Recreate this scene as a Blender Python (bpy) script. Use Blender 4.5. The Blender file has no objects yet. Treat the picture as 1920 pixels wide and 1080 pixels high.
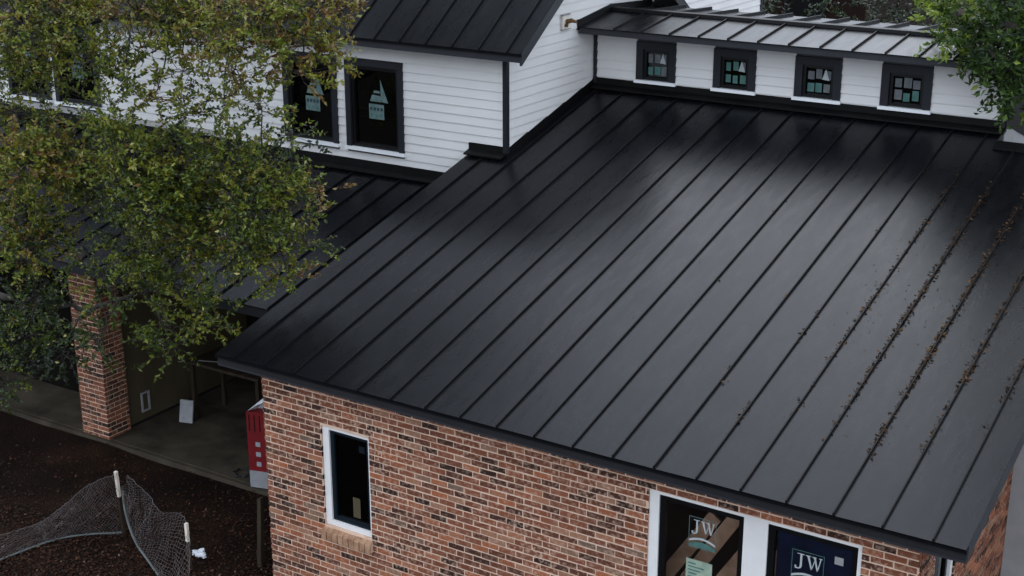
import bpy, bmesh, math, random
from mathutils import Vector, Matrix
R = math.radians
scene = bpy.context.scene
COL = scene.collection
random.seed(7)

# ------------------------------------------------------------------ camera
CAM = Vector((10.5484, -10.5732, 5.6119))
RT = Vector((0.84322, 0.537566, -0.001533))
UP = Vector((-0.169419, 0.268454, 0.948277))
FW = Vector((-0.510173, 0.799347, -0.31744))
cd = bpy.data.cameras.new('camera')
cd.sensor_width = 36.0
cd.lens = 50.569
cd.clip_start = 0.1
cd.clip_end = 600.0
cam = bpy.data.objects.new('camera', cd)
COL.objects.link(cam)
cam.matrix_world = Matrix(((RT.x, UP.x, -FW.x, CAM.x), (RT.y, UP.y, -FW.y, CAM.y),
                           (RT.z, UP.z, -FW.z, CAM.z), (0, 0, 0, 1)))
scene.camera = cam

# ------------------------------------------------------------------ sky, sun, exposure
SUN_EL, SUN_AZ = 45.0, 350.0          # overcast: very soft sun behind the clouds, beyond the house
world = bpy.data.worlds.new('World')
scene.world = world
world.use_nodes = True
wn, wl = world.node_tree.nodes, world.node_tree.links
wn.clear()
sky = wn.new('ShaderNodeTexSky')
sky.sky_type = 'NISHITA'
sky.sun_disc = False
sky.sun_elevation = R(SUN_EL)
sky.sun_rotation = R(SUN_AZ)
sky.air_density = 1.0
sky.dust_density = 4.0
sky.ozone_density = 1.0
hs = wn.new('ShaderNodeHueSaturation')
hs.inputs['Saturation'].default_value = 0.05
cloud = wn.new('ShaderNodeMix')          # the closed cloud layer evens the sky out
cloud.data_type = 'RGBA'
cloud.inputs['Factor'].default_value = 0.80
cloud.inputs['B'].default_value = (7.4, 8.4, 10.1, 1)
tcw = wn.new('ShaderNodeTexCoord')
nzw = wn.new('ShaderNodeTexNoise')
nzw.inputs['Scale'].default_value = 2.2
nzw.inputs['Detail'].default_value = 4.0
mrw = wn.new('ShaderNodeMapRange')
mrw.inputs['From Min'].default_value = 0.3
mrw.inputs['From Max'].default_value = 0.7
mrw.inputs['To Min'].default_value = 0.78
mrw.inputs['To Max'].default_value = 1.18
mxw = wn.new('ShaderNodeMix')
mxw.data_type = 'RGBA'
mxw.blend_type = 'MULTIPLY'
mxw.inputs['Factor'].default_value = 1.0
bg = wn.new('ShaderNodeBackground')
bg.inputs['Strength'].default_value = 0.15
ow = wn.new('ShaderNodeOutputWorld')
wl.new(sky.outputs[0], hs.inputs['Color'])
wl.new(tcw.outputs['Generated'], nzw.inputs['Vector'])
wl.new(nzw.outputs['Fac'], mrw.inputs['Value'])
wl.new(hs.outputs[0], cloud.inputs['A'])
wl.new(cloud.outputs['Result'], mxw.inputs['A'])
wl.new(mrw.outputs['Result'], mxw.inputs['B'])
wl.new(mxw.outputs['Result'], bg.inputs['Color'])
wl.new(bg.outputs[0], ow.inputs['Surface'])

sd = bpy.data.lights.new('sun', 'SUN')
sd.energy = 0.4
sd.angle = R(45)
sd.color = (1.0, 0.985, 0.96)
so = bpy.data.objects.new('sun', sd)
COL.objects.link(so)
az = R(SUN_AZ)
sdir = Vector((math.sin(az) * math.cos(R(SUN_EL)), math.cos(az) * math.cos(R(SUN_EL)), math.sin(R(SUN_EL))))
so.rotation_euler = (-sdir).to_track_quat('-Z', 'Y').to_euler()
so.location = (0, 0, 30)

vs = scene.view_settings
vs.view_transform = 'Standard'
vs.look = 'None'
vs.exposure = 0.66
vs.gamma = 1.0
scene.cycles.max_bounces = 8
scene.cycles.transparent_max_bounces = 12

# ------------------------------------------------------------------ levels and helpers
GZ = -2.90            # garden ground
SZ = -2.83            # porch slab
S = 0.25273           # roof slope of the brick wing and the porch
F_PX = 2697.01


def ray(u, v):
    return (RT * ((u - 960) / F_PX) + UP * (-(v - 540) / F_PX) + FW)


def at(u, v, axis, val):
    """a point of the place: where the sight line meets the plane axis = val"""
    d = ray(u, v)
    return CAM + d * ((val - CAM[axis]) / d[axis])


MATS = {}


def nodes_of(name):
    m = bpy.data.materials.new(name)
    m.use_nodes = True
    n, l = m.node_tree.nodes, m.node_tree.links
    return m, n, l, n['Principled BSDF']


def setc(b, color=None, rough=None, spec=None, metal=None):
    if color is not None:
        b.inputs['Base Color'].default_value = (*color, 1)
    if rough is not None:
        b.inputs['Roughness'].default_value = rough
    if spec is not None:
        b.inputs['Specular IOR Level'].default_value = spec
    if metal is not None:
        b.inputs['Metallic'].default_value = metal


def noise(n, l, scale, detail=4.0, coord='Object', stretch=None, rough=0.55):
    tc = n.new('ShaderNodeTexCoord')
    nz = n.new('ShaderNodeTexNoise')
    nz.inputs['Scale'].default_value = scale
    nz.inputs['Detail'].default_value = detail
    nz.inputs['Roughness'].default_value = rough
    if stretch:
        mp = n.new('ShaderNodeMapping')
        mp.inputs['Scale'].default_value = stretch
        l.new(tc.outputs[coord], mp.inputs['Vector'])
        l.new(mp.outputs[0], nz.inputs['Vector'])
    else:
        l.new(tc.outputs[coord], nz.inputs['Vector'])
    return nz


def ramp(n, l, src, stops, interp='LINEAR'):
    r = n.new('ShaderNodeValToRGB')
    r.color_ramp.interpolation = interp
    e = r.color_ramp.elements
    while len(e) < len(stops):
        e.new(0.5)
    for i, (p, c) in enumerate(stops):
        e[i].position = p
        e[i].color = (*c, 1)
    l.new(src, r.inputs['Fac'])
    return r


def bump(n, l, b, src, strength, dist):
    bp = n.new('ShaderNodeBump')
    bp.inputs['Strength'].default_value = strength
    bp.inputs['Distance'].default_value = dist
    l.new(src, bp.inputs['Height'])
    l.new(bp.outputs[0], b.inputs['Normal'])
    return bp


def plain(name, c1, c2, rough=0.6, spec=0.3, scale=3.0, stretch=None, bstr=0.0, bdist=0.004, detail=5.0):
    m, n, l, b = nodes_of(name)
    setc(b, None, rough, spec)
    nz = noise(n, l, scale, detail, stretch=stretch)
    r = ramp(n, l, nz.outputs['Fac'], [(0.3, c1), (0.7, c2)])
    l.new(r.outputs[0], b.inputs['Base Color'])
    if bstr:
        bump(n, l, b, nz.outputs['Fac'], bstr, bdist)
    MATS[name] = m
    return m


def roof_material():
    m, n, l, b = nodes_of('roof_metal')
    setc(b, None, 0.34, 0.16)
    b.inputs['Specular Tint'].default_value = (0.80, 0.90, 1.0, 1)
    nz = noise(n, l, 1.3, 5.0)
    r = ramp(n, l, nz.outputs['Fac'], [(0.25, (0.0026, 0.0026, 0.0034)), (0.75, (0.0044, 0.0043, 0.0054))])
    dust = noise(n, l, 5.0, 8.0, stretch=(2.0, 0.35, 1.0), rough=0.6)
    rd = ramp(n, l, dust.outputs['Fac'], [(0.55, (0, 0, 0)), (0.8, (0.004, 0.0036, 0.0032))])
    mx = n.new('ShaderNodeMix')
    mx.data_type = 'RGBA'
    mx.blend_type = 'ADD'
    mx.inputs['Factor'].default_value = 1.0
    l.new(r.outputs[0], mx.inputs['A'])
    l.new(rd.outputs[0], mx.inputs['B'])
    l.new(mx.outputs['Result'], b.inputs['Base Color'])
    mr = n.new('ShaderNodeMapRange')
    mr.inputs['From Min'].default_value = 0.3
    mr.inputs['From Max'].default_value = 0.7
    mr.inputs['To Min'].default_value = 0.25
    mr.inputs['To Max'].default_value = 0.33
    l.new(dust.outputs['Fac'], mr.inputs['Value'])
    l.new(mr.outputs['Result'], b.inputs['Roughness'])
    wv = noise(n, l, 1.6, 3.0, stretch=(2.6, 0.8, 1.0))
    bump(n, l, b, wv.outputs['Fac'], 0.20, 0.02)
    MATS['roof_metal'] = m


def brick_material(name, from_object):
    m, n, l, b = nodes_of(name)
    setc(b, None, 0.85, 0.2)
    if from_object:
        oi = n.new('ShaderNodeObjectInfo')
        src = oi.outputs['Random']
    else:
        a = n.new('ShaderNodeAttribute')
        a.attribute_name = 'tint'
        src = a.outputs['Fac']
    r = ramp(n, l, src, [(0.0, (0.022, 0.012, 0.009)), (0.12, (0.055, 0.022, 0.014)), (0.30, (0.125, 0.043, 0.023)),
                         (0.50, (0.205, 0.066, 0.032)), (0.68, (0.165, 0.062, 0.036)), (0.84, (0.310, 0.100, 0.042)),
                         (0.95, (0.280, 0.140, 0.082)), (1.0, (0.140, 0.090, 0.062))])
    nz = noise(n, l, 22.0, 6.0, coord='Generated' if from_object else 'Object')
    tc = n.new('ShaderNodeNewGeometry')
    nz2 = n.new('ShaderNodeTexNoise')
    nz2.inputs['Scale'].default_value = 26.0
    nz2.inputs['Detail'].default_value = 5.0
    l.new(tc.outputs['Position'], nz2.inputs['Vector'])
    sm = ramp(n, l, nz2.outputs['Fac'], [(0.48, (0, 0, 0)), (0.70, (1, 1, 1))])
    nz3 = n.new('ShaderNodeTexNoise')
    nz3.inputs['Scale'].default_value = 1.7
    nz3.inputs['Detail'].default_value = 2.0
    l.new(tc.outputs['Position'], nz3.inputs['Vector'])
    s3 = ramp(n, l, nz3.outputs['Fac'], [(0.35, (0.22, 0.22, 0.22)), (0.7, (0.95, 0.95, 0.95))])
    mul = n.new('ShaderNodeMath')
    mul.operation = 'MULTIPLY'
    l.new(sm.outputs[0], mul.inputs[0])
    l.new(s3.outputs[0], mul.inputs[1])
    mx = n.new('ShaderNodeMix')
    mx.data_type = 'RGBA'
    l.new(mul.outputs[0], mx.inputs['Factor'])
    l.new(r.outputs[0], mx.inputs['A'])
    mx.inputs['B'].default_value = (0.50, 0.32, 0.225, 1)
    l.new(mx.outputs['Result'], b.inputs['Base Color'])
    bump(n, l, b, nz2.outputs['Fac'], 0.6, 0.006)
    n.remove(nz)
    MATS[name] = m


def leaf_material(name, stops, trans=0.35, rough=0.45, spec=0.35):
    m, n, l, b = nodes_of(name)
    setc(b, None, rough, spec)
    a = n.new('ShaderNodeAttribute')
    a.attribute_name = 'tint'
    r = ramp(n, l, a.outputs['Fac'], stops)
    l.new(r.outputs[0], b.inputs['Base Color'])
    t = n.new('ShaderNodeBsdfTranslucent')
    l.new(r.outputs[0], t.inputs['Color'])
    mx = n.new('ShaderNodeMixShader')
    mx.inputs[0].default_value = trans
    out = n['Material Output']
    l.new(b.outputs[0], mx.inputs[1])
    l.new(t.outputs[0], mx.inputs[2])
    l.new(mx.outputs[0], out.inputs['Surface'])
    MATS[name] = m


def glass_material(name, tint, fac_gain=1.0):
    m = bpy.data.materials.new(name)
    m.use_nodes = True
    n, l = m.node_tree.nodes, m.node_tree.links
    n.clear()
    tr = n.new('ShaderNodeBsdfTransparent')
    tr.inputs['Color'].default_value = (*tint, 1)
    gl = n.new('ShaderNodeBsdfGlossy')
    gl.inputs['Roughness'].default_value = 0.03
    gl.inputs['Color'].default_value = (0.9, 0.93, 0.95, 1)
    fr = n.new('ShaderNodeFresnel')
    fr.inputs['IOR'].default_value = 1.5
    mu = n.new('ShaderNodeMath')
    mu.operation = 'MULTIPLY'
    mu.inputs[1].default_value = fac_gain
    mx = n.new('ShaderNodeMixShader')
    o = n.new('ShaderNodeOutputMaterial')
    l.new(fr.outputs[0], mu.inputs[0])
    l.new(mu.outputs[0], mx.inputs[0])
    l.new(tr.outputs[0], mx.inputs[1])
    l.new(gl.outputs[0], mx.inputs[2])
    l.new(mx.outputs[0], o.inputs['Surface'])
    MATS[name] = m


roof_material()
brick_material('brick', True)
brick_material('brick_many', False)
plain('seam_metal', (0.0025, 0.0025, 0.003), (0.004, 0.004, 0.0045), 0.5, 0.12)
plain('fascia_metal', (0.020, 0.021, 0.024), (0.027, 0.028, 0.032), 0.5, 0.35, 2.0)
plain('flashing', (0.003, 0.003, 0.0032), (0.006, 0.0055, 0.005), 0.5, 0.15, 4.0)
plain('siding', (0.66, 0.638, 0.605), (0.71, 0.688, 0.652), 0.6, 0.3, 1.4, bstr=0.06, bdist=0.003)
plain('white_paint', (0.78, 0.78, 0.775), (0.84, 0.84, 0.83), 0.45, 0.35, 4.0)
plain('window_white', (0.72, 0.69, 0.65), (0.79, 0.76, 0.72), 0.4, 0.35, 5.0)
plain('dark_trim', (0.010, 0.011, 0.014), (0.015, 0.016, 0.020), 0.5, 0.3, 3.0)
plain('sash_black', (0.003, 0.003, 0.0033), (0.005, 0.005, 0.0055), 0.35, 0.3, 3.0)
plain('sash_teal', (0.003, 0.007, 0.011), (0.005, 0.011, 0.016), 0.35, 0.35, 3.0)
plain('sheathing', (0.05, 0.05, 0.05), (0.08, 0.08, 0.08), 0.8, 0.2)
plain('mortar', (0.56, 0.375, 0.26), (0.75, 0.54, 0.405), 0.9, 0.15, 6.0, bstr=0.5, bdist=0.006)
plain('sill_clay', (0.24, 0.12, 0.066), (0.46, 0.28, 0.17), 0.85, 0.2, 9.0, bstr=0.4, bdist=0.006)
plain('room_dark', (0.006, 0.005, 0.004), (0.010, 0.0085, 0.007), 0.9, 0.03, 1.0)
plain('drywall', (0.25, 0.25, 0.25), (0.32, 0.32, 0.31), 0.8, 0.2, 1.0)
plain('soffit_paint', (0.012, 0.012, 0.013), (0.018, 0.018, 0.019), 0.7, 0.2)
plain('tan_board', (0.070, 0.054, 0.032), (0.10, 0.078, 0.046), 0.9, 0.05, 2.0, stretch=(1, 1, 0.3))
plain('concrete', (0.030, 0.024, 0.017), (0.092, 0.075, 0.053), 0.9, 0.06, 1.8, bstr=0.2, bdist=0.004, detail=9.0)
plain('grey_stucco', (0.27, 0.262, 0.255), (0.33, 0.32, 0.31), 0.9, 0.15, 5.0, bstr=0.25, bdist=0.004)
plain('lumber', (0.46, 0.27, 0.16), (0.72, 0.50, 0.36), 0.7, 0.2, 7.0, stretch=(1, 0.12, 1))
plain('old_wood', (0.020, 0.014, 0.009), (0.045, 0.033, 0.021), 0.85, 0.15, 9.0, stretch=(1, 1, 0.15))
plain('stake_wood', (0.62, 0.53, 0.42), (0.74, 0.65, 0.54), 0.8, 0.2, 9.0)
plain('paper_green', (0.20, 0.28, 0.20), (0.36, 0.42, 0.32), 0.7, 0.2, 14.0)
plain('label_green', (0.045, 0.12, 0.105), (0.09, 0.18, 0.155), 0.6, 0.2, 14.0)
plain('label_pale', (0.08, 0.135, 0.125), (0.14, 0.20, 0.19), 0.6, 0.2, 14.0)
plain('label_white', (0.36, 0.40, 0.39), (0.46, 0.48, 0.47), 0.6, 0.2, 14.0)
plain('label_grey', (0.10, 0.11, 0.115), (0.16, 0.17, 0.17), 0.6, 0.2, 14.0)
plain('ink_dark', (0.02, 0.04, 0.04), (0.03, 0.05, 0.05), 0.6, 0.2)
plain('blue_film', (0.0012, 0.004, 0.014), (0.003, 0.020, 0.085), 0.5, 0.2, 3.5)
plain('red_card', (0.14, 0.004, 0.007), (0.19, 0.008, 0.010), 0.5, 0.35, 6.0)
plain('white_card', (0.24, 0.24, 0.25), (0.34, 0.34, 0.34), 0.6, 0.3, 8.0)
plain('silver_wrap', (0.45, 0.46, 0.48), (0.75, 0.76, 0.78), 0.25, 0.6, 15.0, bstr=0.5, bdist=0.02)
plain('rubber', (0.012, 0.012, 0.012), (0.02, 0.02, 0.02), 0.5, 0.3)
plain('wire', (0.06, 0.048, 0.044), (0.11, 0.09, 0.084), 0.5, 0.5, 5.0)
plain('cord', (0.07, 0.08, 0.075), (0.12, 0.135, 0.125), 0.6, 0.3, 5.0)
plain('brown_clay', (0.09, 0.045, 0.015), (0.15, 0.085, 0.03), 0.7, 0.2, 10.0)
plain('cream', (0.62, 0.56, 0.48), (0.74, 0.69, 0.60), 0.6, 0.3, 10.0)
plain('bark', (0.030, 0.026, 0.022), (0.085, 0.075, 0.065), 0.9, 0.15, 9.0, stretch=(1, 1, 0.3), bstr=0.8, bdist=0.02)
glass_material('glass', (0.93, 0.92, 0.91), 1.0)
glass_material('glass_dark', (0.30, 0.36, 0.36), 1.0)
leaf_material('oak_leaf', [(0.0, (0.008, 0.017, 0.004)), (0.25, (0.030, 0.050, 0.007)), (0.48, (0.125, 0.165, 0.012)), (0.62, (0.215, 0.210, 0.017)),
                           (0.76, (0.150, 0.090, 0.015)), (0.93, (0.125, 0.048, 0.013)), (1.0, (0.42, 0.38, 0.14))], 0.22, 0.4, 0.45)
leaf_material('green_leaf', [(0.0, (0.014, 0.034, 0.007)), (0.5, (0.060, 0.115, 0.014)), (1.0, (0.24, 0.31, 0.045))], 0.35)
leaf_material('far_leaf', [(0.0, (0.010, 0.018, 0.008)), (0.6, (0.026, 0.042, 0.014)), (1.0, (0.06, 0.075, 0.025))], 0.25)
leaf_material('litter_leaf', [(0.0, (0.010, 0.005, 0.003)), (0.5, (0.038, 0.013, 0.005)), (0.85, (0.095, 0.034, 0.013)),
                              (1.0, (0.17, 0.12, 0.08))], 0.1, 0.7, 0.2)
leaf_material('debris_leaf', [(0.0, (0.010, 0.006, 0.003)), (0.5, (0.040, 0.019, 0.008)), (1.0, (0.12, 0.065, 0.028))], 0.1, 0.8, 0.1)


def ground_material():
    m, n, l, b = nodes_of('mulch')
    setc(b, None, 0.95, 0.1)
    nz = noise(n, l, 1.1, 8.0)
    n2 = noise(n, l, 40.0, 6.0)
    r = ramp(n, l, nz.outputs['Fac'], [(0.3, (0.006, 0.0028, 0.0013)), (0.55, (0.016, 0.0075, 0.0034)), (0.75, (0.032, 0.0160, 0.0078))])
    r2 = ramp(n, l, n2.outputs['Fac'], [(0.35, (0.45, 0.45, 0.45)), (0.7, (1.5, 1.4, 1.3))])
    mx = n.new('ShaderNodeMix')
    mx.data_type = 'RGBA'
    mx.blend_type = 'MULTIPLY'
    mx.inputs['Factor'].default_value = 1.0
    l.new(r.outputs[0], mx.inputs['A'])
    l.new(r2.outputs[0], mx.inputs['B'])
    l.new(mx.outputs['Result'], b.inputs['Base Color'])
    bump(n, l, b, n2.outputs['Fac'], 0.9, 0.03)
    MATS['mulch'] = m


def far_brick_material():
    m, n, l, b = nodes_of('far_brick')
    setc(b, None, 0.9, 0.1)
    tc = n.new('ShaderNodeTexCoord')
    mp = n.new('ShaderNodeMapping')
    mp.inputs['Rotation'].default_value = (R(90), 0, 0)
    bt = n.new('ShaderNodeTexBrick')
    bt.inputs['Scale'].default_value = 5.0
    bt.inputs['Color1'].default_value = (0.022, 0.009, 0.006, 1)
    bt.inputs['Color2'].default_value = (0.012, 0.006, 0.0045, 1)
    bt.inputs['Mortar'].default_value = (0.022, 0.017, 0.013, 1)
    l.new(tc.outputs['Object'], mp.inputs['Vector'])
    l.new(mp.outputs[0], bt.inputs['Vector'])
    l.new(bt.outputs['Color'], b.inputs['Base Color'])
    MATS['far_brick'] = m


ground_material()
far_brick_material()


class MB:
    """collects geometry; build() links it as ONE mesh object"""

    def __init__(self):
        self.v, self.f, self.mi, self.t = [], [], [], []

    def face(self, pts, mi=0, t=0.5):
        b = len(self.v)
        self.v += [tuple(p) for p in pts]
        self.f.append(tuple(range(b, b + len(pts))))
        self.mi.append(mi)
        self.t.append(t)

    def hexa(self, p, mi=0, t=0.5):
        """p: 8 corners, bottom ring 0-3, top ring 4-7 (counter-clockwise from above)"""
        b = len(self.v)
        self.v += [tuple(q) for q in p]
        for q in ((3, 2, 1, 0), (4, 5, 6, 7), (0, 1, 5, 4), (1, 2, 6, 5), (2, 3, 7, 6), (3, 0, 4, 7)):
            self.f.append(tuple(b + i for i in q))
            self.mi.append(mi)
            self.t.append(t)

    def box(self, x0, x1, y0, y1, z0, z1, mi=0, t=0.5):
        self.hexa([(x0, y0, z0), (x1, y0, z0), (x1, y1, z0), (x0, y1, z0),
                   (x0, y0, z1), (x1, y0, z1), (x1, y1, z1), (x0, y1, z1)], mi, t)

    def prism(self, poly, off, mi=0, t=0.5):
        """poly: 3-D outline (ccw seen from outside, opposite to off); off: extrusion vector"""
        off = Vector(off)
        a = [Vector(p) for p in poly]
        b = [p + off for p in a]
        self.face(a, mi, t)
        self.face(list(reversed(b)), mi, t)
        k = len(a)
        for i in range(k):
            j = (i + 1) % k
            self.face([a[j], a[i], b[i], b[j]], mi, t)

    def tube(self, pts, rad, sides=6, mi=0, t=0.5):
        pts = [Vector(p) for p in pts]
        rads = rad if isinstance(rad, (list, tuple)) else [rad] * len(pts)
        base = len(self.v)
        for i, p in enumerate(pts):
            d = (pts[min(i + 1, len(pts) - 1)] - pts[max(i - 1, 0)])
            if d.length < 1e-6:
                d = Vector((0, 0, 1))
            d.normalize()
            a = d.cross(Vector((0, 0, 1)))
            if a.length < 0.05:
                a = d.cross(Vector((1, 0, 0)))
            a.normalize()
            c = d.cross(a)
            for k in range(sides):
                an = 2 * math.pi * k / sides
                self.v.append(tuple(p + (a * math.cos(an) + c * math.sin(an)) * rads[i]))
        for i in range(len(pts) - 1):
            for k in range(sides):
                q = (k + 1) % sides
                self.f.append((base + i * sides + k, base + i * sides + q, base + (i + 1) * sides + q, base + (i + 1) * sides + k))
                self.mi.append(mi)
                self.t.append(t)
        for ring, rev in ((0, True), (len(pts) - 1, False)):
            idx = [base + ring * sides + k for k in range(sides)]
            self.f.append(tuple(reversed(idx)) if rev else tuple(idx))
            self.mi.append(mi)
            self.t.append(t)

    def mesh(self, name, mats, tint=False, smooth=False):
        me = bpy.data.meshes.new(name)
        me.from_pydata(self.v, [], self.f)
        for m in (mats if isinstance(mats, (list, tuple)) else [mats]):
            me.materials.append(MATS[m])
        me.polygons.foreach_set('material_index', self.mi)
        if tint:
            at_ = me.attributes.new('tint', 'FLOAT', 'FACE')
            at_.data.foreach_set('value', self.t)
        if smooth:
            me.polygons.foreach_set('use_smooth', [True] * len(self.f))
        me.update()
        return me

    def build(self, name, mats, parent=None, tint=False, smooth=False):
        return link(name, self.mesh(name, mats, tint, smooth), parent)


ORIGIN = {}


def link(name, data, parent=None, loc=None):
    o = bpy.data.objects.new(name, data)
    COL.objects.link(o)
    if loc is not None:
        o.location = loc
    if parent is not None:
        o.parent = parent
        p = ORIGIN.get(parent.name)
        if p is not None:
            o.matrix_parent_inverse = Matrix.Translation(-p)
    return o


def tag(o, label=None, cat=None, group=None, kind=None):
    if label:
        o['label'] = label
    if cat:
        o['category'] = cat
    if group:
        o['group'] = group
    if kind:
        o['kind'] = kind
    return o


def thing(name, label, cat, loc, group=None):
    o = bpy.data.objects.new(name, None)
    o.empty_display_size = 0.3
    o.location = loc
    COL.objects.link(o)
    ORIGIN[o.name] = Vector(loc)
    return tag(o, label, cat, group)


def rects_minus(a0, a1, b0, b1, holes):
    """split the rectangle into boxes round the holes (holes: a0,a1,b0,b1)"""
    cuts = sorted({b0, b1} | {min(max(h[2], b0), b1) for h in holes} | {min(max(h[3], b0), b1) for h in holes})
    out = []
    for i in range(len(cuts) - 1):
        lo, hi = cuts[i], cuts[i + 1]
        if hi - lo < 1e-4:
            continue
        mid = (lo + hi) / 2
        for s0, s1 in spans(a0, a1, [(h[0], h[1]) for h in holes if h[2] < mid < h[3]]):
            out.append((s0, s1, lo, hi))
    return out


def spans(a0, a1, cuts):
    out = [(a0, a1)]
    for c0, c1 in cuts:
        nxt = []
        for s0, s1 in out:
            if c1 <= s0 or c0 >= s1:
                nxt.append((s0, s1))
            else:
                if c0 - s0 > 1e-4:
                    nxt.append((s0, c0))
                if s1 - c1 > 1e-4:
                    nxt.append((c1, s1))
        out = nxt
    return out


# ------------------------------------------------------------------ ground and slab (setting)
g = MB()
N = 60
for i in range(N):
    for j in range(N):
        def gp(a, b):
            x = -7.0 + (a - N / 2) * 0.0045 * abs(a - N / 2) ** 1.9 * 1.0
            y = 1.0 + (b - N / 2) * 0.0045 * abs(b - N / 2) ** 1.9
            z = GZ
            if -14 < x < 0.2 and -9 < y < 1.9:
                z += 0.018 * math.sin(x * 3.1 + y * 1.7) + 0.014 * math.sin(y * 4.3 - x * 1.3)
                z -= 0.01
            return (x, y, z)
        g.face([gp(i, j), gp(i + 1, j), gp(i + 1, j + 1), gp(i, j + 1)])
tag(g.build('ground', 'mulch'), kind='structure')

g = MB()
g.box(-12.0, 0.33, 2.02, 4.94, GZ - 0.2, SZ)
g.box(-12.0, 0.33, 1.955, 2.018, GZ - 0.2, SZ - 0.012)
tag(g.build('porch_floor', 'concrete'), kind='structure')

# ------------------------------------------------------------------ the house
house = thing('house', 'white-sided house with black metal roofs and a brick wing in front', 'house', (3.8, 4.0, GZ))

# ---- roofs -----------------------------------------------------------
XR = 8.11
SEAM = 0.42


def seam_mesh(length, slope, w=0.012, h=0.027, name='standing_seam'):
    m = MB()
    dz = slope * length
    m.hexa([(-w / 2, 0, 0), (w / 2, 0, 0), (w / 2, length, dz), (-w / 2, length, dz),
            (-w / 2, 0, h * 0.9), (w / 2, 0, h * 0.9), (w / 2, length, dz + h), (-w / 2, length, dz + h)])
    # folded foot along the seam
    m.hexa([(w / 2, 0, 0), (w / 2 + 0.012, 0, 0), (w / 2 + 0.012, length, dz), (w / 2, length, dz),
            (w / 2, 0, 0.004), (w / 2 + 0.012, 0, 0.004), (w / 2 + 0.012, length, dz + 0.004), (w / 2, length, dz + 0.004)])
    return m.mesh(name, 'seam_metal')


def panel(poly, th=0.012):
    m = MB()
    m.prism(poly, (0, 0, -th))
    return m


def roof_field(roof, xs, y_lo, tops, slope, z_of, seams=True, y_cut=None):
    """xs: panel borders; tops(x0,x1) -> list of (x,y) along the upper edge from right to left"""
    cache = {}
    for i in range(len(xs) - 1):
        x0, x1 = xs[i] + 0.0015, xs[i + 1] - 0.0015
        poly = [(x0, y_lo), (x1, y_lo)] + tops(x0, x1)
        m = MB()
        # slight oil-canning: panel middle a couple of millimetres off the plane
        tilt = random.uniform(-0.010, 0.010)
        xm = (x0 + x1) / 2
        m.prism([(x, y, z_of(y) + tilt * (x - xm)) for x, y in poly], (0, 0, -0.012))
        m.build('roof_panel', 'roof_metal', roof)
    if seams:
        for x in xs[1:-1]:
            yt = min(p[1] for p in tops(x - 0.01, x + 0.01))
            L = round(yt - y_lo, 3)
            if L not in cache:
                cache[L] = seam_mesh(L, slope)
            link('standing_seam', cache[L], roof, (x, y_lo, z_of(y_lo)))


# main roof over the brick wing
XC, YU, YC, XD = 0.55, 4.95, 7.25, 6.31


def main_top(x0, x1):
    def yt(x):
        if x < XC:
            return YU - 0.02
        if x < XD:
            return YC - 0.02
        return 6.88
    cuts = [c for c in (XC, XD) if x0 < c < x1]
    pts = []
    bs = [x0] + cuts + [x1]
    for a, b in reversed(list(zip(bs[:-1], bs[1:]))):
        m = (a + b) / 2
        pts += [(b, yt(m)), (a, yt(m))]
    return pts


core = MB()      # deck under the panels
zt = lambda y: S * y - 0.014
core.prism([(0.01, -0.01, zt(-0.01) - 0.004), (XR - 0.01, -0.01, zt(-0.01) - 0.004), (XR - 0.01, 6.86, zt(6.86) - 0.004), (XD, 6.86, zt(6.86) - 0.004),
            (XD, YC, zt(YC) - 0.004), (XC, YC, zt(YC) - 0.004), (XC, YU, zt(YU) - 0.004), (0.01, YU, zt(YU) - 0.004)], (0, 0, -0.10))
main_roof = core.build('main_roof', 'soffit_paint', house)
main_roof['label'] = 'wide black standing-seam roof over the brick wing'
xs = [0.0] + [0.28 + SEAM * i for i in range(19)] + [XR]
roof_field(main_roof, xs, -0.035, main_top, S, lambda y: S * y)
m = MB()          # eave drip, front fascia and rake boards
m.box(-0.004, XR + 0.004, -0.032, -0.006, -0.050, -0.024)
m.build('drip_edge', 'seam_metal', main_roof)
m = MB()
m.box(0.0, XR, 0.0, 0.025, -0.15, -0.028)
m.build('fascia', 'fascia_metal', main_roof)
for x0, x1, yt in ((0.0, 0.022, YU - 0.03), (XR - 0.022, XR, 6.86)):
    m = MB()
    m.hexa([(x0 - 0.003, 0.027, S * 0.027 - 0.15), (x1 + 0.003, 0.027, S * 0.027 - 0.15), (x1 + 0.003, yt, S * yt - 0.15), (x0 - 0.003, yt, S * yt - 0.15),
            (x0 - 0.003, 0.027, S * 0.027 - 0.013), (x1 + 0.003, 0.027, S * 0.027 - 0.013), (x1 + 0.003, yt, S * yt - 0.013), (x0 - 0.003, yt, S * yt - 0.013)])
    m.build('rake_board', 'fascia_metal', main_roof)
m = MB()
m.box(0.02, XR - 0.02, 0.026, 0.30, -0.150, -0.138)
m.build('soffit', 'soffit_paint', main_roof)


def flash_x(x0, x1, y, z0, name='wall_flashing', par=None, depth=0.16, up=0.13):
    """flashing along a wall that faces the camera side: an upstand and an apron"""
    f = MB()
    f.box(x0, x1, y - 0.030, y - 0.006, z0, z0 + up)
    f.hexa([(x0, y - depth, z0 - S * depth + 0.030), (x1, y - depth, z0 - S * depth + 0.030), (x1, y - 0.031, z0 - S * 0.03 + 0.030), (x0, y - 0.031, z0 - S * 0.03 + 0.030),
            (x0, y - depth, z0 - S * depth + 0.052), (x1, y - depth, z0 - S * depth + 0.052), (x1, y - 0.031, z0 - S * 0.03 + 0.052), (x0, y - 0.031, z0 - S * 0.03 + 0.052)])
    return f.build(name, 'flashing', par)


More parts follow.
